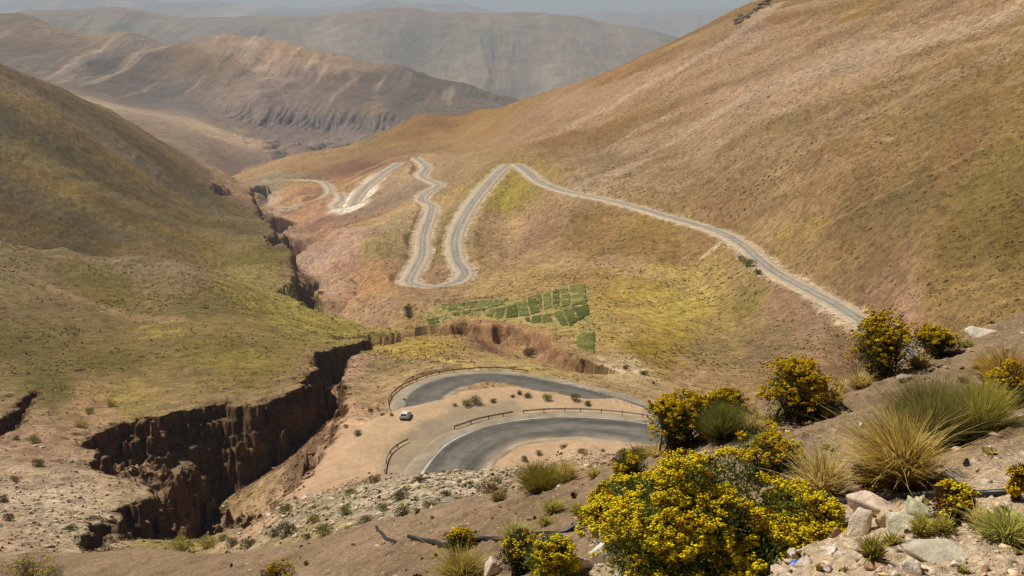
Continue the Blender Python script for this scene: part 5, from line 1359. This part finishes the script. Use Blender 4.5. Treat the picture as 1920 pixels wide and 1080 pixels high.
tussock(1538, 938, 128, 132, 'pale straw tussock right of the largest flowering bush', 61, 1300, STRAW, spread=0.85)
tussock(1690, 915, 165, 190, 'tallest golden tussock in front of the green broom shrub', 62, 2000, GOLD, lean=(-0.14, 0), spread=1.15)
tussock(1745, 842, 190, 150, 'wide olive green broom shrub behind the tallest golden tussock', 63, 5200, OLIVE, spread=1.05, wid=0.0020, name='broom_shrub', cat='shrub', group='broom shrubs on the bank', curl=0.1)
tussock(1835, 815, 120, 120, 'pale yellow green broom shrub right of the wide olive one', 64, 2600, LIME, spread=1.0, wid=0.0020, name='broom_shrub', cat='shrub', group='broom shrubs on the bank', curl=0.1)
tussock(1352, 822, 96, 84, 'green grassy broom shrub between the golden bushes on the bank edge', 65, 2400, ((150, 150, 66), (104, 118, 44), (74, 76, 32)), spread=1.1, wid=0.0026, name='broom_shrub', cat='shrub', group='broom shrubs on the bank', curl=0.1)
tussock(1636, 1046, 52, 66, 'small upright green tussock among the pale stones', 66, 420, ((188, 178, 72), (150, 146, 40), (108, 102, 30)), spread=0.9)
tussock(1672, 1020, 40, 42, 'short pale tussock just behind the small upright green one', 67, 220, LIME)
tussock(1728, 1000, 48, 56, 'left one of two small tussocks behind the flat slab', 68, 360, LIME, spread=1.0)
tussock(1768, 998, 46, 52, 'right one of two small tussocks behind the flat slab', 69, 320, LIME, spread=1.0)
tussock(1885, 1014, 110, 78, 'wide bright green tussock at the right edge beside the reddish slab', 70, 1300, ((226, 220, 132), (176, 176, 66), (118, 112, 38)), spread=1.1)
tussock(1830, 985, 40, 66, 'thin straw tussock left of the wide bright green one', 71, 160, STRAW, spread=0.8)
tussock(868, 1095, 105, 95, 'straw tussock at the bottom edge below the small orange bush', 72, 1100, ((214, 196, 104), (176, 148, 60), (116, 98, 38)), spread=1.2)
tussock(968, 1018, 70, 58, 'pale feathery tussock behind the pipe at the bottom', 73, 700, ((224, 216, 130), (176, 172, 70), (120, 116, 44)), spread=1.2)
tussock(1038, 962, 52, 46, 'leftmost of three green tussocks on the brown slope', 74, 420, LIME, spread=1.1)
tussock(1086, 964, 36, 40, 'middle one of three green tussocks on the brown slope', 75, 320, LIME, spread=1.1)
tussock(1126, 962, 36, 46, 'rightmost of three green tussocks on the brown slope', 76, 320, LIME, spread=1.1)
tussock(1022, 984, 36, 30, 'small yellow tussock below the three green ones', 77, 260, LIME, spread=1.1)
tussock(1012, 922, 110, 66, 'wide yellow green broom shrub on the left bank edge', 78, 2200, ((172, 156, 58), (132, 120, 36), (92, 82, 28)), spread=1.1, wid=0.0026, name='broom_shrub', cat='shrub', group='broom shrubs on the bank', curl=0.1)
tussock(1060, 905, 56, 64, 'golden tussock against the wide yellow green broom shrub', 79, 600, GOLD, spread=1.2)
tussock(1200, 862, 70, 34, 'low yellow green broom shrub under the round golden bush', 80, 900, ((172, 152, 48), (132, 118, 34), (92, 82, 28)), spread=1.1, wid=0.0026, name='broom_shrub', cat='shrub', group='broom shrubs on the bank', curl=0.1)
tussock(1775, 640, 90, 36, 'low olive broom shrub on the skyline of the bank', 81, 1200, ((140, 130, 44), (110, 104, 34), (80, 74, 28)), spread=1.2, wid=0.0026, name='broom_shrub', cat='shrub', group='broom shrubs on the bank', curl=0.1)
tussock(1412, 790, 36, 50, 'thin straw tussock between two golden bushes', 82, 260, STRAW, spread=0.8)
tussock(1575, 738, 40, 42, 'thin pale tussock left of the tall dark bush', 83, 260, STRAW, spread=0.9)
tussock(1582, 1072, 20, 24, 'tiny green tussock by the bottom edge', 84, 90, LIME)
tussock(1806, 1072, 26, 26, 'tiny yellow tussock below the flat slab', 85, 90, LIME)
tussock(1890, 735, 110, 105, 'tall dry golden tussock above the golden brown bush at the right edge', 86, 1500, ((226, 196, 104), (196, 150, 52), (120, 92, 34)), spread=1.1)
tussock(1850, 700, 60, 56, 'dry golden tussock on the bank left of the tall dry one', 87, 600, GOLD, spread=1.1)

BIG = [rock_template(300 + i, 11, 0.6, sub=3, disp=0.09) for i in range(7)]
FLAT = [rock_template(330 + i, 12, 0.35, sub=3, disp=0.05) for i in range(3)]
def rock(u, v, wpx, hpx, col, label, seed, flat=False, tilt=0.0, name='rock', dep=1.0):
    r = np.random.default_rng(seed)
    h = gpt(u, v); px = np.linalg.norm(h) / FPX
    V, F_ = (FLAT if flat else BIG)[seed % (3 if flat else 7)]
    a = r.uniform(0, 6.28)
    R = np.array([[cos(a), -sin(a), 0], [sin(a), cos(a), 0], [0, 0, 1]])
    V = V @ R.T
    V = V / np.abs(V).max(0)
    V = V * np.array([wpx * px / 2, wpx * px / 2 * dep * r.uniform(.8, 1.1), hpx * px * 0.62])
    ct, s_ = cos(tilt), sin(tilt); V = V @ np.array([[ct, 0, s_], [0, 1, 0], [-s_, 0, ct]]).T
    o = raw_mesh(name, V, F_, 3, M['rock'])
    band = fbm(V[:, 2] * 60 / (hpx * 0.1 + 1), V[:, 0] * 2, 2, seed)
    c = lin(col) / 1.2 * (1 + 0.18 * band + 0.12 * fbm(V[:, 0] * 14, V[:, 1] * 14 + V[:, 2] * 9, 3, seed))[:, None]
    add_color(o.data, 'albedo', np.clip(c, .02, .8))
    o.location = (h[0], h[1], h[2] + hpx * px * 0.12)
    return tag(o, label, 'rock', 'rocks on the bank')
WHT = (226, 214, 194); PNK = (212, 188, 164); GRN = (208, 202, 176); RED = (180, 140, 112); GRY = (196, 184, 160)
rock(1645, 968, 105, 50, PNK, 'pinkish rock with dark stripes on top of the rock pile', 1)
rock(1622, 992, 66, 52, (220, 200, 176), 'pale pink rock at the left of the rock pile', 2)
rock(1686, 996, 88, 50, GRN, 'pale greenish rock at the front of the rock pile', 3)
rock(1660, 984, 36, 44, (204, 180, 142), 'narrow beige rock wedged inside the rock pile', 4)
rock(1722, 968, 62, 40, (188, 184, 150), 'green grey rock at the back right of the pile', 5)
rock(1567, 1004, 32, 26, RED, 'reddish stone right of the flowering bush', 6)
rock(1770, 1036, 136, 30, GRY, 'broad flat grey slab lying on the gravel', 7, flat=True, tilt=0.03, dep=1.4)
rock(1902, 1014, 70, 28, (190, 146, 124), 'reddish slab with a broken lower edge at the right edge', 8, flat=True, tilt=-0.12)
rock(1700, 1072, 48, 32, (218, 204, 186), 'white speckled rock at the bottom edge', 9)
rock(1514, 1058, 26, 22, PNK, 'small pinkish white stone left of the bottom gravel', 10)
rock(1486, 1042, 22, 20, WHT, 'small white stone beside the flowering bush foot', 11)
rock(1560, 1036, 24, 14, WHT, 'flat white stone below the reddish stone', 12)
rock(1600, 1022, 30, 22, (214, 190, 164), 'beige stone left of the small upright green tussock', 13)
rock(1640, 1062, 40, 16, RED, 'flat brown stone below the small upright green tussock', 14, flat=True)
rock(1082, 1072, 66, 54, WHT, 'large white rock left of the largest flowering bush', 15)
rock(1136, 1042, 62, 40, (230, 222, 208), 'white rock on top of the large white rock', 16)
rock(1196, 1028, 50, 40, PNK, 'pinkish rock half hidden in the largest bush', 17)
rock(926, 1076, 46, 44, PNK, 'pinkish rock between the straw tussock and the dark green bush', 18)
rock(1148, 940, 38, 30, (214, 194, 176), 'pale pink rock beside the three green tussocks', 19)
rock(1842, 628, 58, 24, (214, 202, 180), 'pale slab on the skyline of the bank', 20, flat=True, tilt=0.1)
rock(1736, 676, 22, 14, WHT, 'small white stone beside the low golden bush', 21)
rock(1786, 900, 44, 28, (206, 188, 166), 'pale rock behind the small brown bush', 22)
rock(1614, 800, 18, 13, WHT, 'small white stone left of the green broom shrub', 23)
rock(1854, 845, 22, 12, WHT, 'small white stone right of the green broom shrub', 24)
rock(1812, 874, 12, 20, (58, 44, 40), 'small dark upright stone on the pale slope', 25)
rock(1695, 712, 28, 12, (200, 184, 160), 'flat pale stone at the foot of the tall dark bush', 26)
rock(1600, 705, 16, 9, WHT, 'tiny white stone on the bank edge left of the tall dark bush', 27)
rock(1805, 985, 24, 16, (204, 180, 160), 'small pink stone in front of the small brown bush', 28)
rock(1460, 1072, 30, 18, PNK, 'pinkish stone at the bottom edge beside the bush', 29)
rock(1850, 1070, 20, 16, RED, 'small red brown stone at the bottom right', 30)
rock(1790, 1058, 18, 10, WHT, 'tiny white stone under the front of the flat slab', 31)
rock(1350 + 200, 1070, 22, 16, (205, 190, 172), 'rounded beige stone on the bottom gravel', 32)

# black water pipe
M['pipe'] = mat_plain('black plastic pipe', (0.018, 0.018, 0.022), 0.45, 0.4, 12.0, 0.3)
def pipe(pix, label, r=0.03):
    P = np.array([np.append(gpt(u, v)[:2], [dz]) for u, v, dz in pix])
    C = resample(catmull(P, 12), 0.06)
    z = GB.at(C[:, 0], C[:, 1]); kk = np.ones(9) / 9; zp = np.pad(z, 4, mode='edge'); z = np.convolve(zp, kk, 'valid')
    C = np.stack([C[:, 0], C[:, 1], z + r * 0.7 + C[:, 2]], 1)
    t = np.gradient(C, axis=0); t /= np.linalg.norm(t, axis=1, keepdims=True)
    s1 = np.cross(t, [0, 0, 1.0]); s1 /= np.linalg.norm(s1, axis=1, keepdims=True); s2 = np.cross(s1, t)
    a = np.arange(12) * 2 * pi / 12
    V = C[:, None] + r * (np.cos(a)[None, :, None] * s1[:, None] + np.sin(a)[None, :, None] * s2[:, None])
    n = len(C); i = np.arange(n * 12).reshape(n, 12); j = np.roll(i, -1, 1)
    o = raw_mesh('water_pipe', V, np.stack([i[:-1], j[:-1], j[1:], i[1:]], -1), 4, M['pipe'], True)
    return tag(o, label, 'pipe', 'black pipes lying on the bank')
pipe([(706, 990, -.02), (718, 1004, 0), (735, 1016, 0), (752, 1020, -.015)], 'short loose end of black pipe at the left of the brown slope', 0.02)
pipe([(766, 1011, 0), (790, 1015, 0), (812, 1022, 0.02), (836, 1027, 0.02), (862, 1023, 0), (900, 1016, 0), (945, 1012, 0), (1000, 1006, 0), (1050, 999, 0), (1096, 990, 0), (1180, 980, 0), (1330, 962, 0), (1470, 950, 0), (1570, 944, 0), (1650, 940, 0.01), (1740, 937, 0.01), (1800, 934, 0), (1860, 931, 0.01), (1960, 927, 0)], 'long black pipe running across the bank behind the rocks and bushes', 0.021)
# scrap of blue plastic
h = gpt(1490, 1063)
V = np.array([[-.022, -.012, 0.004], [.02, -.014, .012], [.026, .012, .02], [-.016, .014, .01], [.0, 0, .026]]) ; V = np.vstack([V, V - np.array([0, 0, .004])])
o = raw_mesh('plastic_scrap', V, [[0, 1, 4], [1, 2, 4], [2, 3, 4], [3, 0, 4], [6, 5, 9], [7, 6, 9], [8, 7, 9], [5, 8, 9]], 3, mat_plain('blue plastic', (0.03, 0.12, 0.55), 0.4, 0.4, 40.0, 0.1))
o.location = h + np.array([0, 0, .012]); tag(o, 'tiny blue plastic scrap on the gravel at the bottom', 'litter')

tussock(1405, 806, 56, 46, 'straw tussock right of the green grassy shrub on the bank edge', 101, 420, STRAW, spread=1.0)
tussock(1445, 792, 40, 30, 'low olive tussock at the left foot of the middle golden bush', 102, 260, LIME, spread=1.2)
tussock(1562, 756, 60, 44, 'straw tussock at the right foot of the middle golden bush', 103, 420, GOLD, spread=1.1)
tussock(1612, 728, 50, 46, 'golden tussock at the left foot of the tall dark bush', 104, 380, GOLD, spread=1.1)
tussock(1722, 690, 60, 40, 'golden tussock between the tall dark bush and the low golden bush', 105, 380, GOLD, spread=1.1)
tussock(1812, 650, 44, 26, 'small olive tussock beside the pale slab on the skyline', 106, 240, LIME, spread=1.1)
tussock(1235, 856, 60, 34, 'straw tussock at the left foot of the round golden bush', 107, 380, STRAW, spread=1.1)
tussock(1115, 895, 40, 34, 'small golden tussock on the left bank edge', 108, 260, GOLD, spread=1.1)
tussock(935, 938, 44, 30, 'low brown tussock at the far left of the bank edge', 109, 260, ((170, 150, 80), (130, 108, 52), (92, 76, 38)), spread=1.2)
# dry sprigs and litter on the bank
rng = np.random.default_rng(5)
n = 900
Yg = np.exp(rng.uniform(math.log(4.0), math.log(15), n)); sg = rng.uniform(-0.5, 0.52, n); xg = sg * Yg
keep = rng.random(n) < 0.25 + 0.9 * np.clip(fbm(xg / 1.5, Yg / 1.5, 3, 801) + 0.1, 0, 1); xg, Yg = xg[keep], Yg[keep]
cc = np.array([lin((196, 176, 104)), lin((140, 128, 60)), lin((120, 96, 62)), lin((164, 150, 84))])[rng.integers(0, 4, len(xg))] * rng.uniform(.5, 1.0, (len(xg), 1))
tuft_field('dry_sprigs', 'small dry sprigs and plant litter scattered over the bank', np.stack([xg, Yg, GB.at(xg, Yg)], 1), rng.uniform(.018, .06, len(xg)), cc, False)

# ------------------------------------------------------------------ air
hx0, hx1, hy0, hy1, hz0, hz1 = -17500, 17500, -300, 27000, -1700, 420
co = [(x, y, z) for z in (hz0, hz1) for y in (hy0, hy1) for x in (hx0, hx1)]
hm_ = bpy.data.materials.new('valley haze'); hm_.use_nodes = True
ht = hm_.node_tree; ht.nodes.clear()
ho = ht.nodes.new('ShaderNodeOutputMaterial'); hv = ht.nodes.new('ShaderNodeVolumePrincipled')
hv.inputs['Color'].default_value = (0.80, 0.90, 1.0, 1)
hv.inputs['Density'].default_value = HAZE_D
hv.inputs['Anisotropy'].default_value = 0.0
ht.links.new(hv.outputs[0], ho.inputs['Volume'])
haze = raw_mesh('haze', co, [0, 2, 3, 1, 4, 5, 7, 6, 0, 1, 5, 4, 2, 6, 7, 3, 0, 4, 6, 2, 1, 3, 7, 5], 4, hm_)
haze['kind'] = 'stuff'
